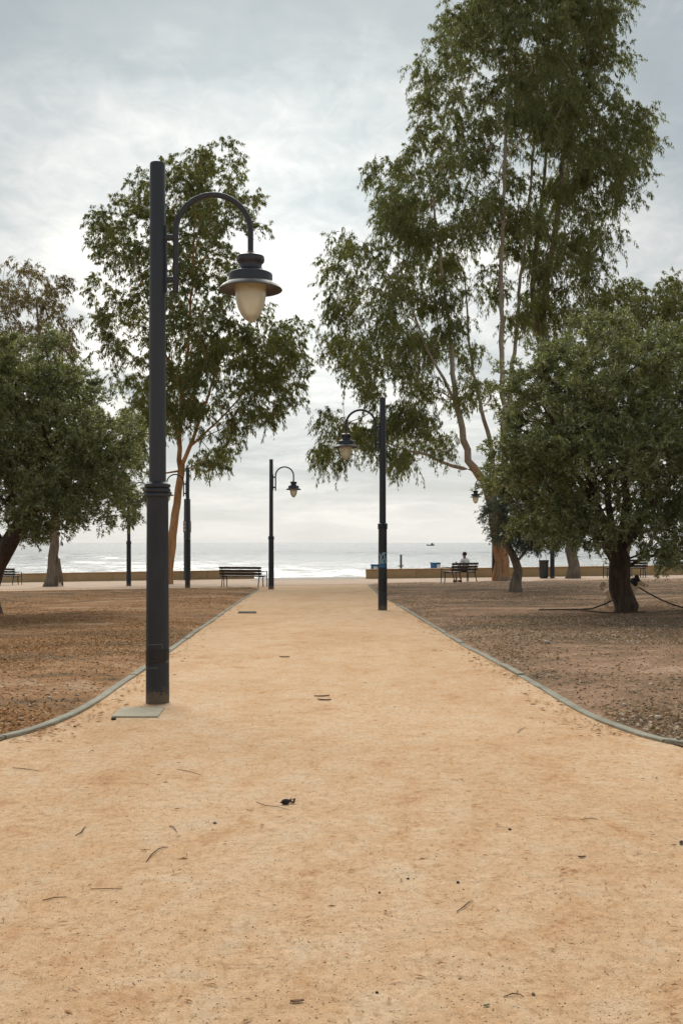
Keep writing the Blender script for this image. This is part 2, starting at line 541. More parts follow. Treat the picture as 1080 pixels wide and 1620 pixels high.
def mat_glass_globe():
    m, t = new_mat('cream_lamp_globe')
    p = objc(t)
    z = t.n('ShaderNodeSeparateXYZ', i0=p).outputs[2]
    n = t.noise(p, 9, 4, 0.6)
    # a moulded amber band under the rim
    c = t.ramp(t.math('ADD', t.math('MULTIPLY', z, -2.9), t.math('MULTIPLY', n, 0.10)), [(0.02, (0.80, 0.68, 0.44)), (0.30, (0.86, 0.77, 0.54)), (0.36, (0.96, 0.94, 0.80)), (1.0, (0.96, 0.94, 0.78))])
    tr = t.n('ShaderNodeBsdfTranslucent')
    t.link(c, tr.inputs[0])
    d = t.n('ShaderNodeBsdfDiffuse')
    t.link(c, d.inputs[0])
    s0 = t.n('ShaderNodeMixShader', i0=0.34, i1=tr.outputs[0], i2=d.outputs[0])
    tp = t.n('ShaderNodeBsdfTransparent')
    t.link(c, tp.inputs[0])
    s1 = t.n('ShaderNodeMixShader', i0=0.14, i1=s0.outputs[0], i2=tp.outputs[0])
    g = t.n('ShaderNodeBsdfGlossy', Roughness=0.12)
    fr = t.n('ShaderNodeFresnel', IOR=1.45)
    s2 = t.n('ShaderNodeMixShader', i0=fr.outputs[0], i1=s1.outputs[0], i2=g.outputs[0])
    t.n('ShaderNodeOutputMaterial', Surface=s2.outputs[0])
    return m


M['globe'] = mat_glass_globe()


def mat_sea():
    m, t = new_mat('sea_water')
    p = geo(t)
    swell = t.noise(t.vscale(p, (0.35, 1.0, 1)), 0.16, 4, 0.6, 0.4)
    chop = t.noise(t.vscale(p, (0.45, 1.0, 1)), 1.5, 7, 0.74, 0.4)
    patch = t.noise(t.vscale(p, (0.12, 1.0, 1)), 0.012, 4, 0.6)
    h = t.math('ADD', t.math('MULTIPLY', swell, 1.5), t.math('MULTIPLY', chop, t.math('ADD', 0.15, t.math('MULTIPLY', patch, 1.3))))
    c = t.ramp(patch, [(0.35, (0.055, 0.075, 0.080)), (0.65, (0.085, 0.105, 0.105))])
    finish(t, c, 0.17, h, 1.0, 0.12, spec=0.5, IOR=1.33)
    return m


M['sea'] = mat_sea()


# ------------------------------------------------------------------ setting: ground sheets
SHEET_Z = {}


def sheet(name, xs_fn, ys, nx, zoff, mat, noise_amp=0.0, seed=0, kind='structure', pw=1.0, parent=None):
    """grid of rows at ys; each row runs from xs_fn(y)[0] to xs_fn(y)[1]"""
    r = np.random.default_rng(seed)
    V, Fq = [], []
    ny = len(ys)
    ph = r.uniform(0, 6.28, (7, 2))
    fr = r.uniform(0.25, 2.6, (7, 2)) * np.sign(r.uniform(-1, 1, (7, 2)))

    def height(x, y):
        dz = sum(math.sin(fr[q, 0] * x + ph[q, 0]) * math.sin(fr[q, 1] * y + ph[q, 1]) for q in range(7)) / 7
        edge = min(1.0, abs(x - xs_fn(y)[0]) / 0.5)
        return gz(x, y) + zoff + noise_amp * (dz + 0.45) * edge

    SHEET_Z[name] = height
    for y in ys:
        x0, x1 = xs_fn(y)
        for i in range(nx):
            s = (i / (nx - 1)) ** pw
            x = x0 + (x1 - x0) * s
            V.append((x, y, height(x, y)))
    for j in range(ny - 1):
        for i in range(nx - 1):
            a = j * nx + i
            Fq.append((a, a + 1, a + nx + 1, a + nx))
    me = np_mesh(name, V, Fq, True)
    o = link_mesh(name, me, mat, parent)
    if kind:
        o['kind'] = kind
    return o


def path_noise(x, y):
    return 0.004 * (math.sin(1.7 * x + 0.6 * y) * math.sin(1.1 * y - 0.4 * x) + 0.6 * math.sin(4.1 * x + 1.2) * math.sin(3.3 * y))


# the sandy ground carries path and park; it stops at the sea edge of the promenade
YE = 58.3
sheet('ground', lambda y: (-70, 70), list(np.linspace(-12, 1, 8)) + list(np.linspace(1.5, YE, 120)), 60, 0.0, M['path'], 0.0)

kerb_left_px = [(0, 1175.5), (30, 1165), (55.5, 1155.5), (104, 1139), (133, 1122), (155.5, 1109), (189, 1084), (229, 1058), (268, 1030), (300, 1007), (340, 979), (370, 957.5), (390, 945), (409, 932.5)]
kerb_right_px = [(1080, 1185.5), (1029, 1170), (984, 1153), (940, 1138), (895.5, 1113), (840, 1078), (800, 1056), (773, 1041), (740, 1025), (700, 1000), (660, 976), (628, 957)]
KL = [Vector((-14, 4.6, 0)), Vector((-9, 5.4, 0)), Vector((-5.6, 6.5, 0)), Vector((-3.6, 7.3, 0))] + [gp(*p) for p in kerb_left_px]
KR = [Vector((14, 5.2, 0)), Vector((8, 5.9, 0)), Vector((4.6, 6.7, 0))] + [gp(*p) for p in kerb_right_px]
KR2 = [gp(606, 947), gp(594, 935), gp(583, 926)]
for k in (KL, KR):
    for p in k:
        p.z = gz(p.x, p.y)


def interp_x(K):
    ys = np.array([p.y for p in K])
    xs = np.array([p.x for p in K])
    o = np.argsort(ys)
    return lambda y: float(np.interp(y, ys[o], xs[o]))


KLx, KRx = interp_x(KL), interp_x(KR + KR2)
YL1, YR1 = gp(409, 931).y, gp(583, 925).y
YL0, YR0 = 4.65, 5.25
ysl = list(np.linspace(YL0, 16, 60)) + list(np.linspace(16.3, YL1, 55))
ysr = list(np.linspace(YR0, 16, 60)) + list(np.linspace(16.3, YR1, 60))
sheet('garden_bed_left', lambda y: (KLx(y) - 0.03, -45), ysl, 60, 0.012, M['bed_l'], 0.085, 3, pw=2.0)
sheet('garden_bed_right', lambda y: (KRx(y) + 0.03, 45), ysr, 60, 0.012, M['bed_r'], 0.090, 5, pw=2.0)
# pale paved promenade beyond the beds
sheet('promenade', lambda y: (-70, 70), list(np.linspace(YR1 + 0.4, YE - 0.02, 14)), 40, 0.006, M['prom'], 0.0)
rx0, rx1 = gp(408, 915).x, gp(578, 915).x
sheet('ramp_paving', lambda y: (rx0, rx1), list(np.linspace(53.2, YE - 0.03, 10)), 16, 0.011, M['ramp'], 0.0)
# beach and sea
bV, bF = [], []
by = [YE - 0.25, YE - 0.2, YE + 0.1, 62, 70, 90, 108, 130]
bz = [-1.9, -1.35, -1.40, -1.45, -1.75, -2.45, -2.95, -4.0]
for j, (y, z) in enumerate(zip(by, bz)):
    for i in range(40):
        x = -400 + 800 * i / 39
        bV.append((x, y, z + (0.05 * math.sin(x * 0.7 + j) if 1 < j < 6 else 0)))
for j in range(len(by) - 1):
    for i in range(39):
        a = j * 40 + i
        bF.append((a, a + 1, a + 41, a + 40))
tag(link_mesh('beach', np_mesh('beach', bV, bF, True), M['beach']), kind='structure')
MB().box((0, YE - 0.1, -1.6), (150, 0.2, 0.9)).build('promenade_edge', M['slab'])['kind'] = 'structure'
SEA = -2.6
wy = np.concatenate([np.geomspace(108, 1500, 360), np.geomspace(1560, 12000, 40)])
wc = np.concatenate([[-1], np.linspace(-1, 1, 210), [1]])
SX = wc[None, :] * (0.46 * wy + 30)[:, None]
SX[:, 0] = -(1.1 * wy + 300)
SX[:, -1] = 1.1 * wy + 300
SY = np.repeat(wy[:, None], len(wc), 1)
SZ = np.zeros_like(SX)
rw = np.random.default_rng(77)
step_y = np.gradient(wy)[:, None]
step_x = ((0.46 * wy + 30) * 2 / 209)[:, None]
gust = 0.75 + 0.35 * np.sin(SX * 0.013 + 1.1) * np.sin(SY * 0.021) + 0.25 * np.sin(SX * 0.041 + SY * 0.017)
for q in range(26):
    lam = 1.9 * (9.5 / 1.9) ** rw.uniform(0, 1)
    th = rw.normal(0, 0.55)
    kx, ky = math.sin(th) * 2 * math.pi / lam, math.cos(th) * 2 * math.pi / lam
    fade = np.clip(lam * abs(math.cos(th)) / (2.6 * step_y) - 0.3, 0, 1) * np.clip(lam / max(0.15, abs(math.sin(th))) / (2.6 * step_x) - 0.3, 0, 1)
    amp = 0.0120 * lam ** 0.9 * rw.uniform(0.6, 1.4)
    phs = kx * SX + ky * SY + rw.uniform(0, 6.28) + 0.6 * np.sin(SX * rw.uniform(0.02, 0.08) + SY * rw.uniform(0.01, 0.05))
    SZ += amp * fade * (np.sin(phs) + 0.22 * np.cos(2 * phs))
SZ *= np.clip(gust, 0.3, 1.5)
SZ[:, 0] = SZ[:, -1] = 0
sV = np.stack([SX, SY, SZ + SEA], -1).reshape(-1, 3)
ii = np.arange(len(wy) * len(wc)).reshape(len(wy), len(wc))
sF = np.stack([ii[:-1, :-1], ii[:-1, 1:], ii[1:, 1:], ii[1:, :-1]], -1).reshape(-1, 4)
tag(link_mesh('sea', np_mesh('sea', sV, sF, True), M['sea']), kind='structure')


# ------------------------------------------------------------------ kerbs, stone by stone
def resample(K, step):
    pts = [K[0].copy()]
    acc = 0.0
    for a, b in zip(K[:-1], K[1:]):
        L = (b - a).length
        d = step - acc
        while d < L:
            pts.append(a + (b - a) * (d / L))
            d += step
        acc = L - (d - step)
    pts.append(K[-1].copy())
    return pts


def smooth_line(K, it=2):
    K = [p.copy() for p in K]
    for _ in range(it):
        K = [K[0]] + [K[i] * 0.5 + (K[i - 1] + K[i + 1]) * 0.25 for i in range(1, len(K) - 1)] + [K[-1]]
    return K


def kerb(name, K, width=0.078, rise=0.022):
    root = empty(name, (0, 0, 0))
    root['kind'] = 'structure'
    pts = resample(smooth_line(resample(K, 0.25), 3), 0.25)
    n = 4
    r = random.Random(len(K))
    i = 0
    while i < len(pts) - 1:
        seg = pts[i:i + n + 1]
        if len(seg) < 2:
            break
        mb = MB()
        vs, fs = [], []
        jz, js = r.uniform(-0.010, 0.008), r.uniform(-0.006, 0.006)
        for q, p in enumerate(seg):
            t = (seg[min(q + 1, len(seg) - 1)] - seg[max(q - 1, 0)]).normalized()
            nrm = Vector((-t.y, t.x, 0)).normalized()
            e = 0.003 if 0 < q < len(seg) - 1 else 0
            pp = p + t * (0.005 if q == 0 else (-0.005 if q == len(seg) - 1 else 0)) + nrm * js
            z = gz(pp.x, pp.y)
            wd = width / 2
            for (a, b) in ((-wd, -0.08), (-wd, rise - 0.006), (-wd + 0.006, rise), (wd - 0.006, rise), (wd, rise - 0.006), (wd, -0.08)):
                vs.append(pp + nrm * a + Vector((0, 0, z - pp.z + b + jz + r.uniform(-0.0015, 0.0015))))
        for q in range(len(seg) - 1):
            for c in range(5):
                a = q * 6 + c
                fs.append((a, a + 1, a + 7, a + 6))
        fs.append((5, 4, 3, 2, 1, 0))
        b0 = (len(seg) - 1) * 6
        fs.append(tuple(b0 + c for c in range(6)))
        mb.add(vs, fs).build('kerb_stone', M['kerb'], root)
        i += n
    return root


kerb('kerb_left', KL)
kerb('kerb_right', KR)
kerb('kerb_far_right', KR2)


# ------------------------------------------------------------------ low sea walls
def sea_wall(name, A, B, label):
    d = (B - A)
    L = d.length
    root = empty(name, (A.x, A.y, A.z))
    tag(root, label, 'wall')
    ang = math.atan2(d.y, d.x)
    root.rotation_euler = (0, -math.asin(d.z / L), ang)
    n = max(1, round(L / 2.6))
    st = L / n
    for i in range(n):
        MB().box(((i + 0.5) * st, 0, 0.11), (st - 0.012, 0.42, 0.62)).build('wall_block', M['sandw'], root, bevel=0.01)
        MB().box(((i + 0.5) * st, 0, 0.4565), (st - 0.010, 0.50, 0.07)).build('coping_slab', M['wallcap'], root, bevel=0.015)
    return root


sea_wall('sea_wall', Vector((-62, 57.6, gz(-62, 57.6))), Vector((gp(404, 915).x, 57.6, gz(-4.7, 57.6))), 'long low ochre sea wall behind the benches left of the opening')
sea_wall('sea_wall', gp(579, 915.5), Vector((40, 48.6, gz(40, 48.6))), 'low ochre sea wall behind the seated person, right of the opening')


# ------------------------------------------------------------------ street lamps
def arc_pts(cx, cz, r, a0, a1, n):
    return [(cx + r * math.cos(a0 + (a1 - a0) * i / n), 0, cz + r * math.sin(a0 + (a1 - a0) * i / n)) for i in range(n + 1)]


def make_lamp():
    t = empty('street_lamp', (0, 0, 0))
    MB().lathe([(0.108, -0.06), (0.1065, 0.3), (0.102, 1.2), (0.099, 1.905)], k=36).build('lower_post', M['lampbase'], t, True)
    prof = []
    z = 1.905
    for i in range(3):
        prof += [(0.102, z), (0.116, z + 0.006), (0.121, z + 0.020), (0.116, z + 0.034), (0.104, z + 0.041)]
        z += 0.043
    prof += [(0.085, z + 0.012), (0.077, z + 0.016)]
    MB().lathe(prof, k=36).build('ringed_collar', M['lamp'], t, True, auto=35)
    MB().lathe([(0.078, 2.03), (0.076, 3.4), (0.071, 4.985), (0.066, 4.997), (0.05, 5.0)], k=32).build('upper_post', M['lamp'], t, True)
    MB().box((0.079, 0, 4.11), (0.018, 0.05, 0.62)).build('mounting_plate', M['lamp'], t, bevel=0.004)
    for zz_ in (4.31, 3.92):
        MB().tube([(0.07, 0, zz_), (0.17, 0, zz_)], 0.030, 14).build('bracket', M['lamp'], t, True)
    pts = [(0.168, 0, 3.79), (0.168, 0, 3.80), (0.168, 0, 4.1), (0.168, 0, 4.30)] + [(0.514 + 0.346 * math.cos(a), 0, 4.36 + 0.346 * math.sin(a)) for a in np.linspace(math.pi, 0, 26)] + [(0.860, 0, 4.28), (0.860, 0, 4.17)]
    MB().tube(pts, [0.018, 0.027] + [0.0265] * (len(pts) - 2), 14).build('gooseneck_arm', M['lamp'], t, True)
    lx = 0.860
    hood = MB().lathe([(0.03, 4.150), (0.095, 4.146), (0.125, 4.132), (0.130, 4.105), (0.124, 4.082), (0.108, 4.068), (0.102, 4.040), (0.106, 4.015), (0.130, 3.994), (0.165, 3.984), (0.192, 3.977), (0.199, 3.972), (0.203, 3.962), (0.204, 3.885), (0.19, 3.880)][::-1], (0, 0, 0), 40)
    h = hood.build('lantern_hood', M['hood'], t, True, auto=38)
    h.location = (lx, 0, 0)
    MB().lathe([(0.026, 4.185), (0.034, 4.175), (0.034, 4.155), (0.024, 4.147)][::-1], (0, 0, 0), 16).build('coupling_nut', M['nut'], h, True)
    br = [(0.196, 3.892), (0.225, 3.885), (0.262, 3.862), (0.288, 3.835), (0.294, 3.826), (0.291, 3.822), (0.283, 3.829), (0.255, 3.853), (0.222, 3.873), (0.150, 3.880)]
    MB().lathe(br, (0, 0, 0), 48, closed=False).build('shade_brim', M['brim_in'], h, True, auto=60)
    gl = [(0.146, 0.0), (0.146, -0.04), (0.143, -0.10), (0.133, -0.165), (0.114, -0.230), (0.086, -0.285), (0.052, -0.325), (0.020, -0.345), (0.002, -0.348)]
    g = MB().lathe(gl[::-1], (0, 0, 0), 40, closed=False).build('glass_globe', M['globe'], h, True, auto=80)
    g.location = (0, 0, 3.876)
    return t


lamp0 = make_lamp()
GL = 'street lamps of the park'
lamps = [
    (249.5, 1112, 0, 'nearest and tallest slate street lamp on the path, lantern hanging right'),
    (605, 965, math.pi, 'slate street lamp with blue graffiti scrawl on its post, lantern hanging left'),
    (429, 932, 0, 'street lamp at the path end beside the long bench, lantern hanging right'),
    (204, 927, 0.25, 'thin distant street lamp between grey trunk and nearest lamp post'),
    (297, 930, math.pi, 'street lamp beside the leaning orange trunk, top lost in foliage'),
    (781, 917, math.pi, 'street lamp behind the person on the bench, lantern against the orange trunk'),
    (873, 915, 2.6, 'street lamp behind the grey litter bin, mostly hidden by olive foliage'),
]
lamp_objs = []
for i, (x, y, rz, lab) in enumerate(lamps):
    o = lamp0 if i == 0 else copy_tree(lamp0)
    o.location = gp(x, y)
    o.rotation_euler = (0, 0, rz)
    tag(o, lab, 'street lamp', GL)
    lamp_objs.append(o)


def wrap_patch(z0, z1, a0, a1, r, slant=0.0, n=14):
    """thin curved strip that follows a post"""
    vs, fs = [], []
    for i in range(n + 1):
        a = a0 + (a1 - a0) * i / n
        dz = slant * (i / n - 0.5)
        for rr in (r, r + 0.0022):
            vs.append((rr * math.cos(a), rr * math.sin(a), z0 + dz))
            vs.append((rr * math.cos(a), rr * math.sin(a), z1 + dz))
    for i in range(n):
        b = i * 4
        fs += [(b + 2, b + 3, b + 7, b + 6), (b, b + 4, b + 5, b + 1), (b + 1, b + 5, b + 7, b + 3), (b, b + 2, b + 6, b + 4)]
    return vs, fs


def wrap_line(pts, r, wd, rz=0.0):
    """flat painted line given as (angle offset, z) points on a post of radius r"""
    mb = MB()
    for (a, z), (b, z2) in zip(pts[:-1], pts[1:]):
        n = 5
        for q in range(n):
            s0, s1 = q / n, (q + 1) / n
            A0, Z0 = a + (b - a) * s0, z + (z2 - z) * s0
            A1, Z1 = a + (b - a) * s1, z + (z2 - z) * s1
            da, dz = (A1 - A0) * r, Z1 - Z0
            l = math.hypot(da, dz) or 1
            na, nz = -dz / l * wd / r / 2, da / l * wd / 2
            vs = []
            for (aa, zz2) in ((A0 + na, Z0 + nz), (A1 + na, Z1 + nz), (A1 - na, Z1 - nz), (A0 - na, Z0 - nz)):
                vs.append((r * math.cos(aa), r * math.sin(aa), zz2))
            mb.add(vs, [(0, 1, 2, 3)])
    return mb


# black tape and scraps of an old notice on the nearest lamp (camera side is -Y)
L1 = lamp_objs[0]
MB().add(*wrap_patch(0.405, 0.500, -math.pi * 0.99, -0.02, 0.1072, 0.012)).build('black_tape', M['tape'], L1)
MB().add(*wrap_patch(0.372, 0.398, -math.pi * 0.92, -0.25, 0.1074, 0.055)).build('black_tape', M['tape'], L1)
MB().add(*wrap_patch(0.378, 0.398, -0.62, -0.30, 0.1098, 0.010, 6)).build('tape_scrap', M['tapeedge'], L1)
for pl in ([(-2.55, 0.33), (-1.35, 0.338)], [(-2.55, 0.33), (-2.6, 0.385)], [(-2.5, 0.545), (-1.0, 0.553)], [(-1.0, 0.553), (-0.95, 0.51)], [(-2.5, 0.545), (-2.52, 0.50)]):
    wrap_line(pl, 0.1078, 0.005).build('glue_mark', M['tapeedge'], L1)
# graffiti on the second lamp (its own frame is turned by half a turn, so the camera side is +Y)
L2 = lamp_objs[1]
q = math.pi / 2
gr = [[(q + 0.95, 1.33), (q + 0.1, 1.35), (q + 0.75, 1.12), (q - 0.15, 1.10), (q + 0.25, 1.22)],
      [(q - 0.05, 1.34), (q - 0.35, 1.25), (q - 0.25, 1.13), (q - 0.75, 1.08)],
      [(q - 0.95, 1.34), (q - 0.50, 1.27), (q - 0.62, 1.16), (q - 1.0, 1.10)],
      [(q + 1.0, 1.30), (q + 0.9, 1.12)]]
for s in gr:
    wrap_line(s, 0.1052, 0.020).build('graffiti_line', M['spray'], L2)
MB().add(*wrap_patch(1.00, 1.075, 0.6, math.pi - 0.9, 0.1030)).build('faded_blue_patch', M['spray2'], L2)
MB().add(*wrap_patch(0.43, 0.74, 0.02, math.pi - 0.02, 0.1062)).build('dark_wrap', M['tape'], L2)

# a thicker stickered post behind the lamp by the leaning trunk
pb = Vector((gp(295, 918).x, 56.6, gz(-8.4, 56.6)))
t = empty('grey_post', pb)
tag(t, 'thick grey post with pale stickers against the sea wall, behind a lamp', 'post')
MB().lathe([(0.19, -0.05), (0.185, 3.1), (0.175, 4.4), (0.14, 4.42)], k=20).build('shaft', M['bin'], t, True)
MB().lathe([(0.19, 2.58), (0.215, 2.60), (0.215, 3.20), (0.19, 3.22)], k=20).build('band', M['post'], t, True)
for i, z in enumerate((2.66, 2.86, 3.05)):
    MB().add(*wrap_patch(z, z + 0.13, math.pi * 1.02, math.pi * 1.42, 0.2165, 0.02, 6)).build('sticker', M['sticker'], t)


# ------------------------------------------------------------------ benches
def make_bench(L=1.85):
    t = empty('park_bench', (0, 0, 0))
    tilt = Matrix.Rotation(R(-14), 3, 'X')
    for (y, z) in ((-0.055, 0.80), (-0.030, 0.675), (-0.005, 0.555)):
        MB().box((0, y, z), (L, 0.032, 0.098), Matrix.Rotation(R(12), 3, 'X')).build('back_slat', M['wood'], t, bevel=0.006)
    for i in range(4):
        MB().box((0, 0.09 + i * 0.118, 0.445 + 0.006 * i), (L, 0.098, 0.032)).build('seat_slat', M['wood'], t, bevel=0.006)
    for s in (-1, 1):
        x = s * (L / 2 - 0.12)
        MB().tube([(x, -0.10, -0.03), (x, 0.02, 0.40), (x, 0.035, 0.46), (x, -0.035, 0.83)], 0.021, 8).build('rear_leg', M['iron'], t, True)
        MB().tube([(x, 0.50, -0.03), (x, 0.47, 0.42)], 0.021, 8).build('front_leg', M['iron'], t, True)
        MB().tube([(x, 0.02, 0.418), (x, 0.48, 0.425)], 0.019, 8).build('seat_rail', M['iron'], t, True)
        xa = s * (L / 2 + 0.035)
        MB().tube([(xa, 0.56, -0.03), (xa, 0.545, 0.40), (xa, 0.53, 0.64), (xa, 0.49, 0.665), (xa, 0.05, 0.655), (xa - s * 0.06, -0.01, 0.64)], 0.019, 8).build('armrest', M['iron'], t, True)
        MB().tube([(xa, 0.545, 0.415), (x, 0.48, 0.415)], 0.016, 6).build('arm_strut', M['iron'], t, True)
    return t


bench0 = make_bench(1.85)
bench1 = make_bench(1.62)
GB_ = 'slatted benches facing the sea'
bspots = [
    (bench0, (380.5, 929), R(-16), 'dark slatted bench standing alone left of the path end'),
    (None, (-2, 926), R(-12), 'dark slatted bench cut by the left edge of the picture'),
    (bench1, (734, 921.5), R(40), 'dark slatted bench carrying the person in white'),
    (None, (993, 914.5), R(8), 'dark slatted bench half hidden behind the thick olive trunk'),
]
benches = []
for src, pxy, rz, lab in bspots:
    o = src if src else copy_tree(bench0)
    o.location = gp(*pxy)
    o.rotation_euler = (0, 0, rz)
    tag(o, lab, 'bench', GB_)
    benches.append(o)


# ------------------------------------------------------------------ skinned figures
def skin_obj(name, verts, edges, radii, mat, parent, root=0, sub=2):
    me = bpy.data.meshes.new(name)
    me.from_pydata(verts, edges, [])
    o = bpy.data.objects.new(name, me)
    C.objects.link(o)
    o.parent = parent
    md = o.modifiers.new('skin', 'SKIN')
    md.use_smooth_shade = True
    sk = me.skin_vertices[0] if me.skin_vertices else None
    if sk is None:
        bm = bmesh.new()
        bm.from_mesh(me)
        bm.verts.layers.skin.verify()
        bm.to_mesh(me)
        bm.free()
        sk = me.skin_vertices[0]
    for i, r in enumerate(radii):
        sk.data[i].radius = (r, r) if not hasattr(r, '__len__') else r
        sk.data[i].use_root = (i == root)
    ss = o.modifiers.new('sub', 'SUBSURF')
    ss.levels = sub
    ss.render_levels = sub
    dg = bpy.context.evaluated_depsgraph_get()
    nm = bpy.data.meshes.new_from_object(o.evaluated_get(dg))
    o.modifiers.clear()
    o.data = nm
    nm.materials.clear()
    nm.materials.append(mat)
    nm.polygons.foreach_set('use_smooth', [True] * len(nm.polygons))
    return o


def ico(c, s, sub=2):
    bm = bmesh.new()
    bmesh.ops.create_icosphere(bm, subdivisions=sub, radius=1)
    vs = [(c[0] + v.co.x * s[0], c[1] + v.co.y * s[1], c[2] + v.co.z * s[2]) for v in bm.verts]
    fs = [tuple(v.index for v in f.verts) for f in bm.faces]
    bm.free()
    return vs, fs


# person seated on the right half of the bench, facing the sea (+Y of the bench)
bl = benches[2]
off = Matrix.Rotation(R(40), 3, 'Z') @ Vector((0.30, 0.24, 0))
person = empty('person', bl.location + off, R(40))
tag(person, 'person in a white shirt sitting on the bench, looking out to sea', 'person')
bv = [(0, 0, 0.545), (0, 0.0, 0.66), (0, -0.02, 0.80), (0, 0.0, 0.95), (0, 0.02, 1.03), (0, 0.035, 1.10), (0, 0.05, 1.19), (0, 0.055, 1.26),
      (-0.085, 0.02, 0.545), (-0.10, 0.22, 0.56), (-0.11, 0.43, 0.545), (-0.11, 0.44, 0.30), (-0.12, 0.40, 0.08), (-0.12, 0.48, 0.035), (-0.12, 0.58, 0.03),
      (0.085, 0.02, 0.545), (0.10, 0.22, 0.56), (0.11, 0.43, 0.545), (0.11, 0.42, 0.30), (0.11, 0.34, 0.08), (0.11, 0.42, 0.035), (0.11, 0.52, 0.03),
      (-0.17, 0.0, 0.94), (-0.235, 0.02, 0.80), (-0.25, 0.08, 0.68), (-0.21, 0.22, 0.74), (-0.17, 0.32, 0.83), (-0.16, 0.37, 0.86),
      (0.17, 0.0, 0.94), (0.235, 0.02, 0.80), (0.25, 0.07, 0.67), (0.19, 0.22, 0.63), (0.13, 0.32, 0.62), (0.11, 0.37, 0.62)]
be = [(0, 1), (1, 2), (2, 3), (3, 4), (4, 5), (5, 6), (6, 7), (0, 8), (8, 9), (9, 10), (10, 11), (11, 12), (12, 13), (13, 14), (0, 15), (15, 16), (16, 17), (17, 18), (18, 19), (19, 20), (20, 21),
      (3, 22), (22, 23), (23, 24), (24, 25), (25, 26), (26, 27), (3, 28), (28, 29), (29, 30), (30, 31), (31, 32), (32, 33)]
brd = [0.13, 0.12, 0.13, 0.12, 0.06, 0.062, 0.088, 0.075, 0.085, 0.078, 0.058, 0.052, 0.038, 0.040, 0.028, 0.085, 0.078, 0.058, 0.052, 0.038, 0.040, 0.028,
       0.062, 0.046, 0.038, 0.033, 0.028, 0.03, 0.062, 0.046, 0.038, 0.033, 0.028, 0.03]
skin_obj('body', bv, be, brd, M['skin'], person)
sv = [(0, 0, 0.60), (0, 0.0, 0.70), (0, -0.02, 0.82), (0, 0.0, 0.95), (0, 0.015, 1.015), (-0.17, 0.0, 0.945), (-0.235, 0.02, 0.80), (-0.242, 0.04, 0.75), (0.17, 0.0, 0.945), (0.235, 0.02, 0.80), (0.242, 0.04, 0.75)]
skin_obj('shirt', sv, [(0, 1), (1, 2), (2, 3), (3, 4), (3, 5), (5, 6), (6, 7), (3, 8), (8, 9), (9, 10)], [0.155, 0.145, 0.155, 0.145, 0.085, 0.085, 0.066, 0.062, 0.085, 0.066, 0.062], M['shirt'], person)
skin_obj('shorts', [(0, 0, 0.55), (0, 0, 0.63), (-0.085, 0.03, 0.548), (-0.10, 0.22, 0.563), (-0.107, 0.36, 0.557), (0.085, 0.03, 0.548), (0.10, 0.22, 0.563), (0.107, 0.36, 0.557)],
         [(0, 1), (0, 2), (2, 3), (3, 4), (0, 5), (5, 6), (6, 7)], [0.145, 0.15, 0.10, 0.095, 0.085, 0.10, 0.095, 0.085], M['shorts'], person)
MB().add(*ico((0, 0.018, 1.232), (0.100, 0.098, 0.092))).build('hair', M['hair'], person, True)
MB().add(*ico((0, 0.140, 1.185), (0.016, 0.022, 0.022), 1)).build('nose', M['skin'], person, True)
for s in (-1, 1):
    MB().add(*ico((s * 0.09, 0.05, 1.19), (0.014, 0.025, 0.034), 1)).build('ear', M['skin'], person, True)
    MB().add(*ico((s * 0.034, 0.132, 1.207), (0.012, 0.008, 0.009), 1)).build('eye', M['hair'], person, True)
MB().add(*ico((0, 0.130, 1.150), (0.028, 0.010, 0.007), 1)).build('mouth', M['shorts'], person, True)
for s in (-1, 1):   # hands with five fingers
    wv = Vector((-0.16, 0.37, 0.86)) if s < 0 else Vector((0.11, 0.37, 0.62))
    for i in range(5):
        ax = (i - 2) * 0.017
        p0 = wv + Vector((ax, 0.0, 0.0))
        ln = (0.05, 0.075, 0.082, 0.076, 0.06)[i]
        MB().tube([p0, p0 + Vector((ax * 0.2, ln * 0.6, 0.006)), p0 + Vector((ax * 0.25, ln * 0.95, -0.02))], [0.010, 0.009, 0.007], 6).build('finger', M['skin'], person, True)
for s, y in ((-0.12, 0.48), (0.11, 0.42)):
    MB().add(*ico((s, y, 0.035), (0.055, 0.14, 0.048))).build('shoe', M['shorts'], person, True)

# dog standing behind the olive trunk, head to the right
dgp = gp(986, 964)
dgp = Vector((dgp.x - 0.07, 23.2, gz(dgp.x, 23.2)))
dog = empty('dog', dgp)
tag(dog, 'cream and black leashed dog standing behind the thick olive trunk', 'dog')
dv_ = [(-0.30, 0, 0.46), (-0.12, 0, 0.45), (0.08, 0, 0.45), (0.22, 0, 0.48), (0.30, 0, 0.56), (0.345, 0, 0.62), (0.43, 0, 0.585), (0.50, 0, 0.55), (0.545, 0, 0.535),
       (-0.31, 0.09, 0.40), (-0.24, 0.10, 0.30), (-0.36, 0.10, 0.18), (-0.33, 0.10, 0.03), (-0.28, 0.10, 0.018),
       (-0.31, -0.09, 0.40), (-0.24, -0.10, 0.30), (-0.36, -0.10, 0.18), (-0.33, -0.10, 0.03), (-0.28, -0.10, 0.018),
       (0.20, 0.09, 0.36), (0.17, 0.09, 0.24), (0.19, 0.09, 0.14), (0.19, 0.09, 0.03), (0.235, 0.09, 0.018),
       (0.20, -0.09, 0.36), (0.17, -0.09, 0.24), (0.19, -0.09, 0.14), (0.19, -0.09, 0.03), (0.235, -0.09, 0.018)]
de = [(0, 1), (1, 2), (2, 3), (3, 4), (4, 5), (5, 6), (6, 7), (7, 8), (0, 9), (9, 10), (10, 11), (11, 12), (12, 13), (0, 14), (14, 15), (15, 16), (16, 17), (17, 18), (3, 19), (19, 20), (20, 21), (21, 22), (22, 23), (3, 24), (24, 25), (25, 26), (26, 27), (27, 28)]
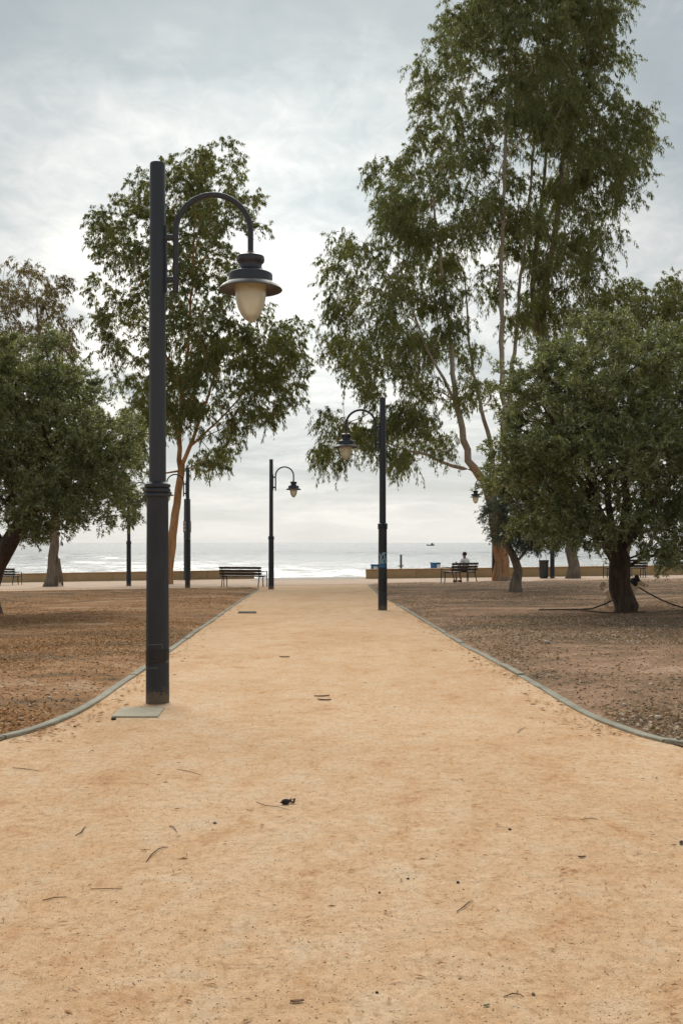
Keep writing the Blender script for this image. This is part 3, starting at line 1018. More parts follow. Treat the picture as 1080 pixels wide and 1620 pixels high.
drd = [0.12, 0.125, 0.14, 0.145, 0.10, 0.088, 0.062, 0.045, 0.032] + [0.08, 0.055, 0.032, 0.027, 0.028] * 2 + [0.06, 0.042, 0.032, 0.028, 0.030] * 2
skin_obj('body', dv_, de, drd, M['fur'], dog, root=2)
skin_obj('tail', [(-0.36, 0, 0.52), (-0.42, 0, 0.60), (-0.47, 0, 0.55), (-0.45, 0, 0.47), (-0.40, 0, 0.46)], [(0, 1), (1, 2), (2, 3), (3, 4)], [0.055, 0.075, 0.075, 0.065, 0.045], M['fur'], dog)
for s in (-1, 1):
    MB().tube([(0.335, s * 0.055, 0.665), (0.328, s * 0.072, 0.735), (0.335, s * 0.078, 0.785)], [0.045, 0.032, 0.005], 8).build('ear', M['furdark'], dog, True)
    MB().add(*ico((0.405, s * 0.048, 0.632), (0.012, 0.010, 0.012), 1)).build('eye', M['furdark'], dog, True)
MB().add(*ico((0.262, 0, 0.585), (0.098, 0.118, 0.135))).build('dark_ruff', M['furdark'], dog, True)
MB().add(*ico((0.335, 0, 0.655), (0.07, 0.092, 0.065))).build('dark_crown', M['furdark'], dog, True)
MB().add(*ico((0.575, 0, 0.540), (0.020, 0.020, 0.018), 1)).build('nose', M['furdark'], dog, True)
# leash
a = dgp + Vector((0.34, -0.12, 0.50))
b = at(1098, 981, 22.0)
b.z = gz(b.x, b.y) + 0.03
pts = [a.lerp(b, s) - Vector((0, 0, 0.07 * math.sin(math.pi * s))) for s in np.linspace(0, 1, 14)]
tag(MB().tube(pts, 0.016, 7).build('leash', M['rope'], None, True), 'taut dark leash running from the dog to the right edge', 'leash')

# irrigation hose arching out of the ground left of the trunk
hs = [at(972, 948, 22.6), at(955, 956, 22.5), at(935, 963, 22.3), at(915, 967, 22.2), at(890, 968, 22.2), at(868, 967, 22.4), at(852, 967.5, 22.5)]
for p in hs[3:]:
    p.z = max(p.z, SHEET_Z['garden_bed_right'](p.x, p.y) + 0.016)
tag(MB().tube(hs, 0.018, 8).build('irrigation_hose', M['hose'], None, True), 'dark hose arching from the olive trunk onto the bed at its left', 'hose')
hs = [Vector((gp(x, y).x, gp(x, y).y, SHEET_Z['garden_bed_right'](gp(x, y).x, gp(x, y).y) + 0.014)) for (x, y) in ((905, 969), (930, 971.5), (960, 973.5), (985, 974.5), (1008, 973), (1022, 971))]
tag(MB().tube(hs, 0.016, 7).build('hose_ring', M['twig'], None, True), 'thin brown pipe lying along the foot of the olive trunk', 'pipe')


# ------------------------------------------------------------------ litter bin, beach things, boat
t = empty('litter_bin', gp(859.5, 915))
tag(t, 'dark grey cylindrical litter bin by the sea wall', 'litter bin')
MB().lathe([(0.20, 0.03), (0.215, 0.10), (0.222, 0.78), (0.230, 0.80), (0.230, 0.84), (0.205, 0.842), (0.200, 0.70)], k=24).build('drum', M['bin'], t, True)
MB().lathe([(0.21, 0.80), (0.236, 0.815), (0.236, 0.865), (0.215, 0.875), (0.14, 0.88)], k=24).build('rim', M['lamp'], t, True)
MB().tube([(0, 0, -0.05), (0, 0, 0.06)], 0.16, 16).build('foot', M['iron'], t, True)
for s in (-1, 1):
    MB().tube([(s * 0.225, 0, 0.45), (s * 0.25, 0, 0.45)], 0.03, 10).build('pivot', M['iron'], t, True)


def beach_bin(px_, Y, label, rz, wd, top_px):
    top = at(px_, top_px, Y)
    zb = -1.44
    t = empty('beach_bin', (top.x, Y, zb), rz)
    tag(t, label, 'bin', 'blue bins on the beach')
    H = top.z - zb
    MB().tube([(0, 0, -0.1), (0, 0, H - 0.85)], 0.035, 8).build('stand', M['post'], t, True)
    MB().box((0, 0, H - 0.47), (wd, wd, 0.80)).build('body', M['blue'], t, bevel=0.03)
    MB().box((0, 0, H - 0.035), (wd + 0.05, wd + 0.05, 0.07)).build('lid', M['blue'], t, bevel=0.025)
    MB().box((0.06, -wd / 2 - 0.006, H - 0.42), (wd * 0.55, 0.012, 0.60)).build('notice_panel', M['white'], t, bevel=0.004)
    return t


beach_bin(688.5, 58.9, 'blue beach bin with a white panel beyond the sea wall', 0.5, 0.42, 889.5)
beach_bin(594, 58.9, 'blue beach bin peeking out behind the graffiti lamp post', -0.35, 0.44, 892.5)
tp = at(634, 878.5, 59.3)
t = empty('beach_shower', (tp.x, 59.3, -1.44))
tag(t, 'weathered post with a small cross tray beyond the sea wall', 'post')
hh = tp.z + 1.44
MB().tube([(0, 0, -0.1), (0, 0, hh)], 0.06, 12).build('shaft', M['post'], t, True)
MB().lathe([(0.03, hh - 0.66), (0.14, hh - 0.63), (0.15, hh - 0.58), (0.06, hh - 0.56)], k=18).build('tray', M['post'], t, True)
MB().tube([(0, 0, hh - 0.02), (0, 0, hh + 0.03)], 0.068, 12).build('cap', M['bin'], t, True)

bo = at(680.5, 860.5, 1250)
boat = empty('fishing_boat', (bo.x, 1250, SEA), R(5))
tag(boat, 'small dark boat far out near the horizon', 'boat')
hv = []
for i, sx in enumerate(np.linspace(-1, 1, 9)):
    wv = 1.35 * (1 - max(0, sx) ** 2.5) + 0.05
    sh = 1.15 + 0.75 * max(0, sx) ** 2 + 0.15 * max(0, -sx)
    hv += [(sx * 4.6, -wv * 0.55, -0.4), (sx * 4.9, -wv, sh), (sx * 4.9, wv, sh), (sx * 4.6, wv * 0.55, -0.4)]
hf = []
for i in range(8):
    for c in range(4):
        c2 = (c + 1) % 4
        hf.append((i * 4 + c, i * 4 + c2, i * 4 + 4 + c2, i * 4 + 4 + c))
hf += [(3, 2, 1, 0), (32, 33, 34, 35)]
MB().add(hv, hf).build('hull', M['hull'], boat, True)
MB().box((1.9, 0, 1.9), (2.2, 1.6, 1.7)).build('cabin', M['hull'], boat, bevel=0.1)
MB().tube([(0.6, 0, 1.0), (0.6, 0, 3.4)], 0.09, 6).build('mast', M['hull'], boat)
MB().add(*ico((2.4, 0, 3.05), (0.7, 0.5, 0.45), 1)).build('roof_gear', M['hull'], boat, True)


# ------------------------------------------------------------------ trees
def grow(stems, targets, up_pref=0.35, path_w=0.12, seg=0.45, tip_r=0.007, expo=2.35, seed=0):
    """stems: list of (points, r0, r1); targets: (n,3). returns node arrays"""
    r = np.random.default_rng(seed)
    P, par, plen, smin, isstem = [], [], [], [], []

    def add(p, pa, rad, st):
        P.append(np.array(p, float))
        par.append(pa)
        plen.append(0.0 if pa < 0 else plen[pa] + np.linalg.norm(P[-1] - P[pa]))
        smin.append(rad)
        isstem.append(st)
        return len(P) - 1

    for pts, r0, r1 in stems:
        pts = [np.array(p, float) for p in pts]
        # smooth spline through points
        fine = []
        n = len(pts)
        for i in range(n - 1):
            p0, p1, p2, p3 = pts[max(i - 1, 0)], pts[i], pts[i + 1], pts[min(i + 2, n - 1)]
            m = max(2, int(np.linalg.norm(p2 - p1) / seg))
            for q in range(m):
                s = q / m
                fine.append(0.5 * ((2 * p1) + (-p0 + p2) * s + (2 * p0 - 5 * p1 + 4 * p2 - p3) * s * s + (-p0 + 3 * p1 - 3 * p2 + p3) * s ** 3))
        fine.append(pts[-1])
        pa = -1
        if P:
            d = np.linalg.norm(np.array(P) - fine[0], axis=1)
            pa = int(d.argmin())
        for i, p in enumerate(fine):
            rad = r0 + (r1 - r0) * (i / (len(fine) - 1)) ** 0.8
            jit = r.normal(0, min(0.05, rad * 0.25), 3) * (0 if i in (0,) else 1)
            pa = add(p + jit, pa, rad, 1)
    A = np.array(P)
    d0 = np.array([np.min(np.linalg.norm(A - t_, axis=1)) for t_ in targets])
    order = np.argsort(d0)
    buf = np.zeros((len(P) + len(targets) * 14, 3))
    pl = np.zeros(len(buf))
    cnt = len(P)
    buf[:cnt] = A
    pl[:cnt] = plen
    tips = []
    for ti in order:
        T = targets[ti]
        dv3 = T - buf[:cnt]
        d = np.linalg.norm(dv3, axis=1) + 1e-6
        cost = d * (1 + 1.6 * np.maximum(0, up_pref - dv3[:, 2] / d)) + path_w * pl[:cnt]
        b = int(cost.argmin())
        p0 = buf[b]
        L = d[b]
        pd = P[b] - P[par[b]] if par[b] >= 0 else np.array([0, 0, 1.0])
        pd = pd / (np.linalg.norm(pd) + 1e-9)
        m = int(min(13, max(2, L / seg)))
        ctrl = p0 + pd * L * 0.30 + dv3[b] * 0.22 + np.array([0, 0, 0.08 * L]) + r.normal(0, 0.06 * L, 3)
        pa = b
        for q in range(1, m + 1):
            s = q / m
            p = (1 - s) ** 2 * p0 + 2 * s * (1 - s) * ctrl + s * s * T
            pa = add(p, pa, 0.0, 0)
            buf[cnt] = p
            pl[cnt] = plen[pa]
            cnt += 1
        tips.append(pa)
    n = len(P)
    acc = np.zeros(n)
    rad = np.zeros(n)
    for i in range(n - 1, -1, -1):
        rr = max(acc[i], tip_r ** expo) ** (1 / expo)
        if isstem[i]:
            rr = max(min(rr, smin[i]), smin[i] * 0.8)
        rad[i] = rr
        if par[i] >= 0:
            acc[par[i]] += rr ** expo
    return np.array(P), np.array(par), rad, np.array(isstem)


def limbs_mesh(P, par, rad, sel, kfun, flare=None):
    """tubes for all chains whose nodes satisfy sel"""
    n = len(P)
    kids = [[] for _ in range(n)]
    for i in range(n):
        if par[i] >= 0:
            kids[par[i]].append(i)
    used = np.zeros(n, bool)
    VV, FF = [], []
    base = 0
    for i in range(n):
        if used[i] or not sel[i]:
            continue
        chain = [i]
        used[i] = True
        cur = i
        while True:
            ks = [k for k in kids[cur] if sel[k] and not used[k]]
            if not ks:
                break
            cur = max(ks, key=lambda k: rad[k])
            used[cur] = True
            chain.append(cur)
        pts = P[chain]
        rr = rad[chain].copy()
        if par[i] >= 0:
            pts = np.vstack([P[par[i]], pts])
            rr = np.concatenate([[min(rad[par[i]], rr[0] * 1.25)], rr])
        if len(pts) < 2:
            continue
        k = kfun(rr.max())
        m = len(pts)
        tang = np.zeros((m, 3))
        tang[1:-1] = pts[2:] - pts[:-2]
        tang[0] = pts[1] - pts[0]
        tang[-1] = pts[-1] - pts[-2]
        tang /= np.linalg.norm(tang, axis=1)[:, None] + 1e-9
        ref = np.array([1.0, 0.13, 0.0])
        a = ref - tang * (tang @ ref)[:, None]
        a /= np.linalg.norm(a, axis=1)[:, None] + 1e-9
        b = np.cross(tang, a)
        an = np.arange(k) * 2 * np.pi / k
        prof = np.ones((m, k))
        if k >= 10:
            for q in range(3):
                prof += 0.055 * np.sin((q + 2) * an[None, :] + rng.uniform(0, 6) + np.arange(m)[:, None] * 0.12)
        ring = pts[:, None, :] + (a[:, None, :] * np.cos(an)[None, :, None] + b[:, None, :] * np.sin(an)[None, :, None]) * (rr[:, None] * prof)[:, :, None]
        VV.append(ring.reshape(-1, 3))
        idx = np.arange(m * k).reshape(m, k)
        q0, q1 = idx[:-1], idx[1:]
        FF.append(np.stack([q0, np.roll(q0, -1, 1), np.roll(q1, -1, 1), q1], -1).reshape(-1, 4) + base)
        base += m * k
    if not VV:
        return None
    return np.vstack(VV), np.vstack(FF)


def leaf_mesh(name, pos, axis, length, width, r, fold=0.12):
    n = len(pos)
    axis = axis / (np.linalg.norm(axis, axis=1)[:, None] + 1e-9)
    rv = r.normal(0, 1, (n, 3))
    side = np.cross(axis, rv)
    side /= np.linalg.norm(side, axis=1)[:, None] + 1e-9
    nrm = np.cross(axis, side)
    L = (length * r.uniform(0.65, 1.25, n))[:, None]
    W = (width * r.uniform(0.75, 1.2, n))[:, None]
    v = np.empty((n, 4, 3))
    v[:, 0] = pos
    v[:, 1] = pos + axis * L * 0.42 + side * W * 0.5 + nrm * L * fold
    v[:, 2] = pos + axis * L
    v[:, 3] = pos + axis * L * 0.46 - side * W * 0.5 + nrm * L * fold * 0.6
    return np_mesh(name, v.reshape(-1, 3), np.arange(4 * n).reshape(n, 4))


def sample_clumps(clumps, Y0, depth, per, r, min_n=4, both=0.0, xc=540, xw=200, cluster=0, sig=0.3):
    """clump pixels at distance Y0 -> volumes with real depth -> target points"""
    T = []
    for cdef in clumps:
        x, y, rx, ry = cdef[:4]
        e = (x - xc) / xw
        room = depth * math.sqrt(max(0.06, 1 - min(1, e * e)))
        offs = [cdef[4]] if len(cdef) > 4 else ([r.uniform(-1, -0.25) * room, r.uniform(0.25, 1.0) * room] if both else [r.uniform(-1, 1) * room])
        for dy in offs:
            Yc = Y0 + dy
            c = np.array(at(x, y, Yc))
            sx, sz = rx / F * Yc, ry / F * Yc
            sy = 0.5 * (sx + sz)
            ntot = max(min_n, int(per * sx * sz * (sy ** 0.4)))
            n = max(2, ntot // cluster) if cluster else ntot
            q = r.normal(0, 1, (n, 3))
            q /= np.linalg.norm(q, axis=1)[:, None]
            q *= (r.uniform(0.05, 1, n) ** (1 / 2.4))[:, None]
            pts = c + q * np.array([sx, sy, sz])
            if cluster:
                pts = np.repeat(pts, cluster, axis=0)
                pts = pts + np.clip(r.normal(0, sig, pts.shape), -1.4 * sig, 1.4 * sig) * np.array([1.0, 1.0, 0.75])
            T.append(pts)
    return np.vstack(T)


def tree(name, label, base, stems, targets, bark, leafmat, style, leaves_per, leaf, spread, seed, group=None, trunk_r=0.08, droop=0.65, limb_bark=None, flare=0.45):
    r = np.random.default_rng(seed)
    root = empty(name, base)
    tag(root, label, 'tree', group)
    B = np.array(base)
    P, par, rad, st = grow(stems, targets, seed=seed)
    kf = lambda q: 14 if q > 0.15 else (10 if q > 0.07 else (6 if q > 0.03 else 4))
    # root flare
    hgt = P[:, 2] - B[2]
    nb = (st == 1) & (hgt < 0.9)
    rad = np.where(nb, rad * (1 + flare * np.clip(1 - hgt / 0.9, 0, 1) ** 2), rad)
    tm = limbs_mesh(P - B, par, rad, st == 1, kf)
    link_mesh('trunk', np_mesh('trunk', tm[0], tm[1], True), bark, root)
    lm = limbs_mesh(P - B, par, rad, st == 0, kf)
    if lm:
        link_mesh('branches', np_mesh('branches', lm[0], lm[1], True), limb_bark or bark, root)
    # leaves on small sprays round every tip
    n = len(targets)
    ns = 7 if style == 'hang' else 8
    lp = leaves_per // ns
    cen = targets.mean(0)
    tt = np.repeat(targets, ns, axis=0) - B
    out = np.repeat(targets - cen, ns, axis=0)
    out /= np.linalg.norm(out, axis=1)[:, None] + 1e-9
    m = len(tt)
    sd_ = r.normal(0, 1, (m, 3))
    sd_ /= np.linalg.norm(sd_, axis=1)[:, None]
    if style == 'hang':
        dirv = sd_ + out * 0.5 + np.array([0, 0, 0.15])
    else:
        dirv = sd_ * 0.9 + out * 0.75 + np.array([0, 0, 0.35])
    dirv /= np.linalg.norm(dirv, axis=1)[:, None]
    ln = spread * r.uniform(0.55, 1.35, m)
    tt = tt + r.normal(0, spread * 0.16, (m, 3))
    s = np.sqrt(r.uniform(0.02, 1, (m, lp)))
    pos = tt[:, None, :] + dirv[:, None, :] * (s * ln[:, None])[:, :, None]
    dr = droop * r.uniform(0.5, 1.5, m)
    pos[:, :, 2] -= (s ** 2) * (dr * ln)[:, None]
    pos += r.normal(0, spread * 0.055, pos.shape)
    tan = dirv[:, None, :] - np.array([0, 0, 2.0])[None, None, :] * (s * dr[:, None])[:, :, None]
    rv = r.normal(0, 1, pos.shape)
    if style == 'hang':
        ax = tan * 0.35 + np.array([0, 0, -0.95]) + rv * 0.42
    else:
        ax = tan * 0.75 + rv * 0.62
    me = leaf_mesh('crown', pos.reshape(-1, 3), ax.reshape(-1, 3), leaf[0], leaf[1], r)
    o = link_mesh('crown', me, leafmat, root)
    o['kind'] = 'stuff'
    return root


def stem_px(pts, Y0, r0, r1, dy=0.0):
    """stem drawn by pixels at distance Y0, drifting by dy metres in depth"""
    n = len(pts)
    return ([at(x, y, Y0 + dy * (i / max(1, n - 1))) for i, (x, y) in enumerate(pts)], r0, r1)


# ---- tall eucalyptus pair on the right
rA = np.random.default_rng(21)
YA = gp(793, 919).y
clA = [(760, 30, 62, 72), (840, 80, 85, 80), (835, -70, 85, 85), (770, -60, 60, 60), (704, 104, 50, 48), (698, 192, 48, 54), (775, 180, 68, 62, 1.5), (840, 190, 60, 70),
       (656, 288, 56, 50), (735, 285, 62, 60, 2.4), (820, 290, 62, 62, 2.0), (606, 290, 24, 36), (640, 345, 48, 48), (705, 370, 62, 55), (795, 370, 54, 54, 2.4), (850, 370, 45, 50),
       (572, 388, 32, 32), (730, 232, 44, 40, -0.8), (750, 330, 40, 36, -1.6), (548, 452, 40, 42), (612, 432, 52, 46), (690, 445, 52, 52), (765, 450, 36, 42, 2.0), (540, 520, 32, 46), (590, 525, 40, 46), (640, 540, 38, 50), (692, 525, 38, 46),
       (745, 535, 26, 48, 1.8), (598, 590, 28, 34), (655, 598, 28, 32), (742, 620, 22, 34), (820, 480, 36, 44, 2.6), (570, 575, 25, 30),
       (545, 672, 30, 22), (588, 695, 28, 22), (625, 715, 20, 16), (650, 672, 28, 26), (690, 684, 22, 30), (528, 712, 10, 16), (665, 640, 22, 20), (622, 660, 18, 18)]
stA = [stem_px([(793, 922), (791, 870), (782, 810), (768, 762)], YA, 0.40, 0.28, 0.3),
       stem_px([(768, 762), (748, 742), (734, 695), (723, 640), (716, 590), (711, 530), (703, 460), (690, 370), (684, 290)], YA + 0.3, 0.23, 0.04, -1.5),
       stem_px([(748, 744), (715, 737), (675, 720), (640, 712), (600, 694), (560, 678)], YA + 0.2, 0.12, 0.02, -1.2),
       stem_px([(724, 646), (702, 600), (678, 560), (655, 500), (625, 430)], YA - 0.2, 0.10, 0.03, -2.0),
       stem_px([(782, 812), (778, 720), (762, 650), (750, 600), (742, 540), (735, 440)], YA + 0.3, 0.17, 0.04, 1.8),
       stem_px([(789, 860), (797, 700), (793, 560), (792, 440), (796, 320), (800, 200), (808, 60), (815, -90)], YA + 0.5, 0.20, 0.04, 0.4),
       stem_px([(797, 690), (812, 560), (822, 450), (835, 330), (845, 200), (850, 60)], YA + 0.7, 0.15, 0.03, 2.2)]
TA = sample_clumps(clA, YA, 4.6, 12.6, rA, both=1, cluster=5, sig=0.42, xc=740, xw=260)
tree('eucalyptus_tree', 'tallest eucalyptus with pale forked limbs and orange lower trunk behind the person', gp(793, 919), stA, TA, M['bark_foot'], M['euc'], 'hang', 161, (0.185, 0.036), 0.54, 31, 'eucalyptus trees by the promenade', droop=0.65, limb_bark=M['bark_euc'])

YB = gp(905, 915).y
clB = [(905, 20, 78, 78), (960, 55, 44, 56), (900, -70, 80, 80), (890, 140, 55, 55), (925, 175, 55, 60), (965, 190, 55, 55), (1006, 222, 34, 42), (900, 240, 50, 60), (985, 272, 36, 44), (940, 290, 55, 55), (890, 330, 42, 50),
       (940, 365, 42, 46), (900, 420, 48, 45), (860, 440, 34, 44), (880, 495, 44, 40), (845, 520, 30, 40), (925, 470, 26, 26)]
stB = [stem_px([(905, 917), (903, 870), (893, 790), (876, 680), (858, 560), (862, 460), (876, 380), (890, 250), (903, 140), (908, -10)], YB, 0.36, 0.05, 0.6),
       stem_px([(858, 560), (842, 470), (850, 370), (862, 260), (872, 150), (880, 40)], YB + 0.2, 0.17, 0.04, 1.5)]
TB = sample_clumps(clB, YB, 3.8, 11.6, rA, both=1, cluster=5, sig=0.42, xc=900, xw=150)
tree('eucalyptus_tree', 'tall eucalyptus right of the tallest, its pale trunk foot beside the litter bin', gp(905, 915), stB, TB, M['bark_grey'], M['euc'], 'hang', 161, (0.185, 0.036), 0.54, 32, 'eucalyptus trees by the promenade', droop=0.65, limb_bark=M['bark_euc'])

# ---- leaning eucalyptus on the left
YC = gp(267, 924).y
clC = [(322, 240, 40, 28), (370, 262, 32, 28), (300, 290, 52, 42), (228, 288, 30, 22), (382, 328, 34, 32), (190, 348, 40, 32), (250, 350, 50, 42), (330, 362, 48, 42), (168, 372, 24, 28), (225, 420, 50, 42), (305, 425, 50, 36), (365, 420, 36, 38),
       (185, 470, 46, 36), (262, 490, 45, 42), (345, 490, 48, 36), (412, 520, 40, 36), (445, 535, 28, 36), (160, 520, 28, 34), (225, 565, 52, 46), (320, 570, 52, 40), (395, 590, 48, 42), (440, 598, 30, 36), (262, 640, 50, 42), (385, 655, 36, 30), (425, 655, 24, 26), (352, 708, 28, 24), (325, 722, 22, 16), (456, 570, 18, 26), (225, 650, 45, 50), (212, 715, 24, 24), (300, 530, 48, 36), (362, 555, 46, 36), (300, 605, 46, 34), (425, 560, 34, 36), (350, 640, 36, 26), (280, 390, 40, 30), (345, 320, 34, 28)]
stC = [stem_px([(264, 930), (271, 865), (279, 795), (287, 738)], YC, 0.27, 0.20, 0.2),
       stem_px([(287, 738), (302, 705), (318, 660), (335, 610), (352, 560), (375, 510)], YC + 0.2, 0.13, 0.03, -1.0),
       stem_px([(286, 742), (284, 690), (290, 620), (300, 520), (305, 420), (310, 330), (320, 250)], YC + 0.2, 0.16, 0.02, 0.6),
       stem_px([(302, 705), (330, 680), (370, 640), (410, 590)], YC, 0.08, 0.02, 1.2),
       stem_px([(284, 745), (262, 748), (240, 752), (212, 734), (195, 690)], YC + 0.2, 0.07, 0.02, -0.6),
       stem_px([(290, 625), (262, 560), (235, 480), (215, 400)], YC + 0.3, 0.09, 0.02, 1.2)]
TC = sample_clumps(clC, YC, 3.2, 13.0, rA, both=1, cluster=4, sig=0.42, xc=310, xw=175)
tree('eucalyptus_tree', 'leaning orange trunked eucalyptus behind the nearest street lamp', gp(267, 924), stC, TC, M['bark_or'], M['euc'], 'hang', 154, (0.180, 0.038), 0.48, 33, 'eucalyptus trees by the promenade', droop=0.45)

# ---- sparse browned tree at far left with a fibrous grey trunk
YD = gp(80, 928).y
clD = [(40, 448, 40, 30), (86, 468, 32, 32), (14, 482, 32, 36), (60, 500, 42, 32), (106, 520, 20, 32), (25, 545, 40, 30), (-40, 480, 40, 40), (-30, 540, 40, 40), (90, 560, 30, 30)]
stD = [stem_px([(80, 930), (85, 880), (88, 840), (82, 760), (74, 650), (66, 560), (58, 480)], YD, 0.34, 0.04, 0.3),
       stem_px([(74, 650), (92, 580), (98, 510)], YD + 0.2, 0.07, 0.02, 0.8), stem_px([(76, 670), (40, 590), (15, 510)], YD + 0.2, 0.07, 0.02, -0.8)]
TD = sample_clumps(clD, YD, 2.0, 14.0, rA, both=1, cluster=3, sig=0.3, xc=40, xw=110)
tD = tree('eucalyptus_tree', 'sparse browned eucalyptus with a grey fibrous trunk at the far left', gp(80, 928), stD, TD, M['bark_grey'], M['euc_dry'], 'hang', 105, (0.17, 0.034), 0.5, 34, 'eucalyptus trees by the promenade', droop=0.6)
mb = MB()
for i in range(60):
    a = random.uniform(0, 6.28)
    z0 = random.uniform(0.25, 0.95)
    x0, y0 = 0.36 + 0.09 * math.cos(a), 0.10 + 0.14 * math.sin(a)
    mb.tube([(x0 - 0.06, y0, z0 + 0.5), (x0 - 0.02, y0, z0 + 0.15), (x0 + 0.12 * math.cos(a), y0 + 0.1 * math.sin(a), max(-0.02, z0 - 0.5))], [0.03, 0.035, 0.006], 4)
mb.build('bark_skirt', M['bark_grey'], tD)

# ---- trees further off at the right
for (lab, clH, base, stH, sdv) in (
        ('dark rounded treetop showing just above the large olive crown', [(985, 468, 36, 26), (955, 490, 30, 26), (1010, 500, 30, 30), (980, 520, 50, 30)], (992, 912.5), [(992, 914), (990, 760), (984, 600), (984, 500)], 41),
        ('bright green treetop at the right edge above the olive crown', [(1058, 462, 24, 28), (1085, 480, 30, 40), (1060, 505, 30, 28), (1100, 540, 40, 40)], (1092, 913), [(1092, 914), (1088, 760), (1080, 600), (1072, 500)], 42)):
    Yh = 50.2
    bs = at(base[0], base[1], Yh)
    bs.z = gz(bs.x, bs.y)
    Th = sample_clumps(clH, Yh, 2.0, 16, rA, both=1, xc=clH[0][0], xw=80)
    s0 = stem_px(stH, Yh, 0.2, 0.04, 0.2)
    s0[0][0] = bs - Vector((0, 0, 0.05))
    tree('background_tree', lab, bs, [s0], Th, M['bark_grey'], M['euc'], 'hang', 190, (0.16, 0.034), 0.55, sdv, 'trees above the olive', droop=0.4)

# ---- olives
YF = gp(985, 971).y
clF = [(930, 534, 38, 32), (980, 540, 46, 36), (1048, 558, 54, 46), (1110, 612, 56, 56), (880, 572, 50, 42), (960, 600, 70, 60), (1050, 650, 72, 64), (835, 622, 44, 44), (815, 690, 46, 52), (885, 690, 66, 62), (970, 715, 72, 64), (1060, 745, 68, 60), (1130, 715, 56, 64),
       (812, 755, 44, 44), (880, 782, 54, 46), (950, 795, 50, 42), (1020, 812, 54, 38), (1080, 825, 46, 38), (850, 818, 42, 28), (925, 836, 30, 20), (1066, 872, 16, 24), (1125, 835, 46, 38), (1085, 865, 22, 18), (895, 842, 26, 18), (1000, 838, 40, 20), (960, 840, 34, 18), (1045, 850, 34, 18), (870, 830, 40, 22), (925, 690, 60, 60), (1010, 690, 60, 60), (925, 620, 60, 50), (1015, 590, 50, 40), (850, 730, 50, 50)]
stF = [stem_px([(986, 976), (984, 930), (980, 885), (970, 848)], YF, 0.29, 0.27, 0.0),
       stem_px([(970, 850), (945, 805), (905, 740), (870, 660)], YF, 0.14, 0.04, -0.9),
       stem_px([(974, 855), (990, 790), (985, 700), (960, 600)], YF, 0.15, 0.04, 0.5),
       stem_px([(980, 870), (1020, 810), (1070, 750), (1100, 660)], YF, 0.13, 0.04, 0.2),
       stem_px([(972, 850), (960, 790), (975, 700), (1010, 600)], YF, 0.11, 0.03, 1.4),
       stem_px([(972, 850), (940, 800), (930, 720), (935, 640)], YF, 0.10, 0.03, -1.5)]
TF = sample_clumps(clF, YF, 2.2, 82, rA, both=1, cluster=3, sig=0.17, xc=965, xw=215)
tree('olive_tree', 'large dense olive tree with thick dark trunk and dog behind it', gp(985, 971), stF, TF, M['bark_olive'], M['olive'], 'bush', 176, (0.081, 0.0235), 0.23, 51, 'olive trees in the beds', droop=0.15, flare=0.12)

YE_ = gp(-18, 975).y
clE = [(-40, 598, 62, 62), (45, 575, 58, 52), (122, 628, 48, 50), (0, 680, 72, 62), (90, 700, 64, 62), (165, 690, 48, 54), (192, 750, 34, 50), (130, 775, 54, 44), (50, 780, 54, 40), (-30, 765, 54, 44), (205, 790, 20, 28), (172, 808, 30, 22), (100, 815, 36, 18), (20, 822, 36, 18), (-85, 690, 54, 80), (55, 838, 14, 10), (60, 640, 58, 55), (140, 715, 46, 46), (-10, 630, 55, 50), (60, 740, 56, 46), (10, 740, 50, 44)]
stE = [stem_px([(-20, 980), (-18, 925), (8, 872), (45, 820), (75, 775)], YE_, 0.36, 0.18, 0.0),
       stem_px([(75, 775), (110, 720), (140, 660)], YE_, 0.13, 0.04, -0.8), stem_px([(45, 820), (40, 740), (30, 640)], YE_, 0.13, 0.04, 0.6),
       stem_px([(8, 872), (-30, 790), (-50, 690)], YE_, 0.12, 0.04, 0.9), stem_px([(75, 775), (130, 770), (180, 740)], YE_, 0.09, 0.03, 0.4)]
TE = sample_clumps(clE, YE_, 2.2, 76, rA, both=1, cluster=3, sig=0.18, xc=60, xw=180)
tree('olive_tree', 'dense olive tree filling the left edge, its dark trunk leaning right', gp(-18, 975), stE, TE, M['bark_olive'], M['olive'], 'bush', 184, (0.085, 0.0245), 0.24, 52, 'olive trees in the beds', droop=0.15)

YG = gp(815, 938).y
clG = [(802, 815, 34, 30), (845, 825, 38, 32), (788, 785, 20, 20), (830, 858, 34, 16), (868, 850, 26, 24), (770, 812, 8, 14), (850, 790, 34, 26), (812, 838, 30, 20), (825, 800, 40, 34), (840, 845, 40, 26), (880, 820, 30, 34), (795, 845, 20, 16)]
stG = [stem_px([(815, 941), (817, 905), (810, 878), (800, 855)], YG, 0.20, 0.12, 0.0), stem_px([(800, 855), (790, 820), (785, 790)], YG, 0.06, 0.02, 0.2), stem_px([(814, 892), (838, 860), (855, 820)], YG, 0.07, 0.02, -0.3)]
TG = sample_clumps(clG, YG, 1.0, 60, rA, both=1, xc=825, xw=70)
tree('olive_tree', 'small blue green tree with a short split trunk, left of the large olive', gp(815, 938), stG, TG, M['bark_grey'], M['olive_blue'], 'bush', 150, (0.085, 0.020), 0.26, 53, 'olive trees in the beds', droop=0.25)


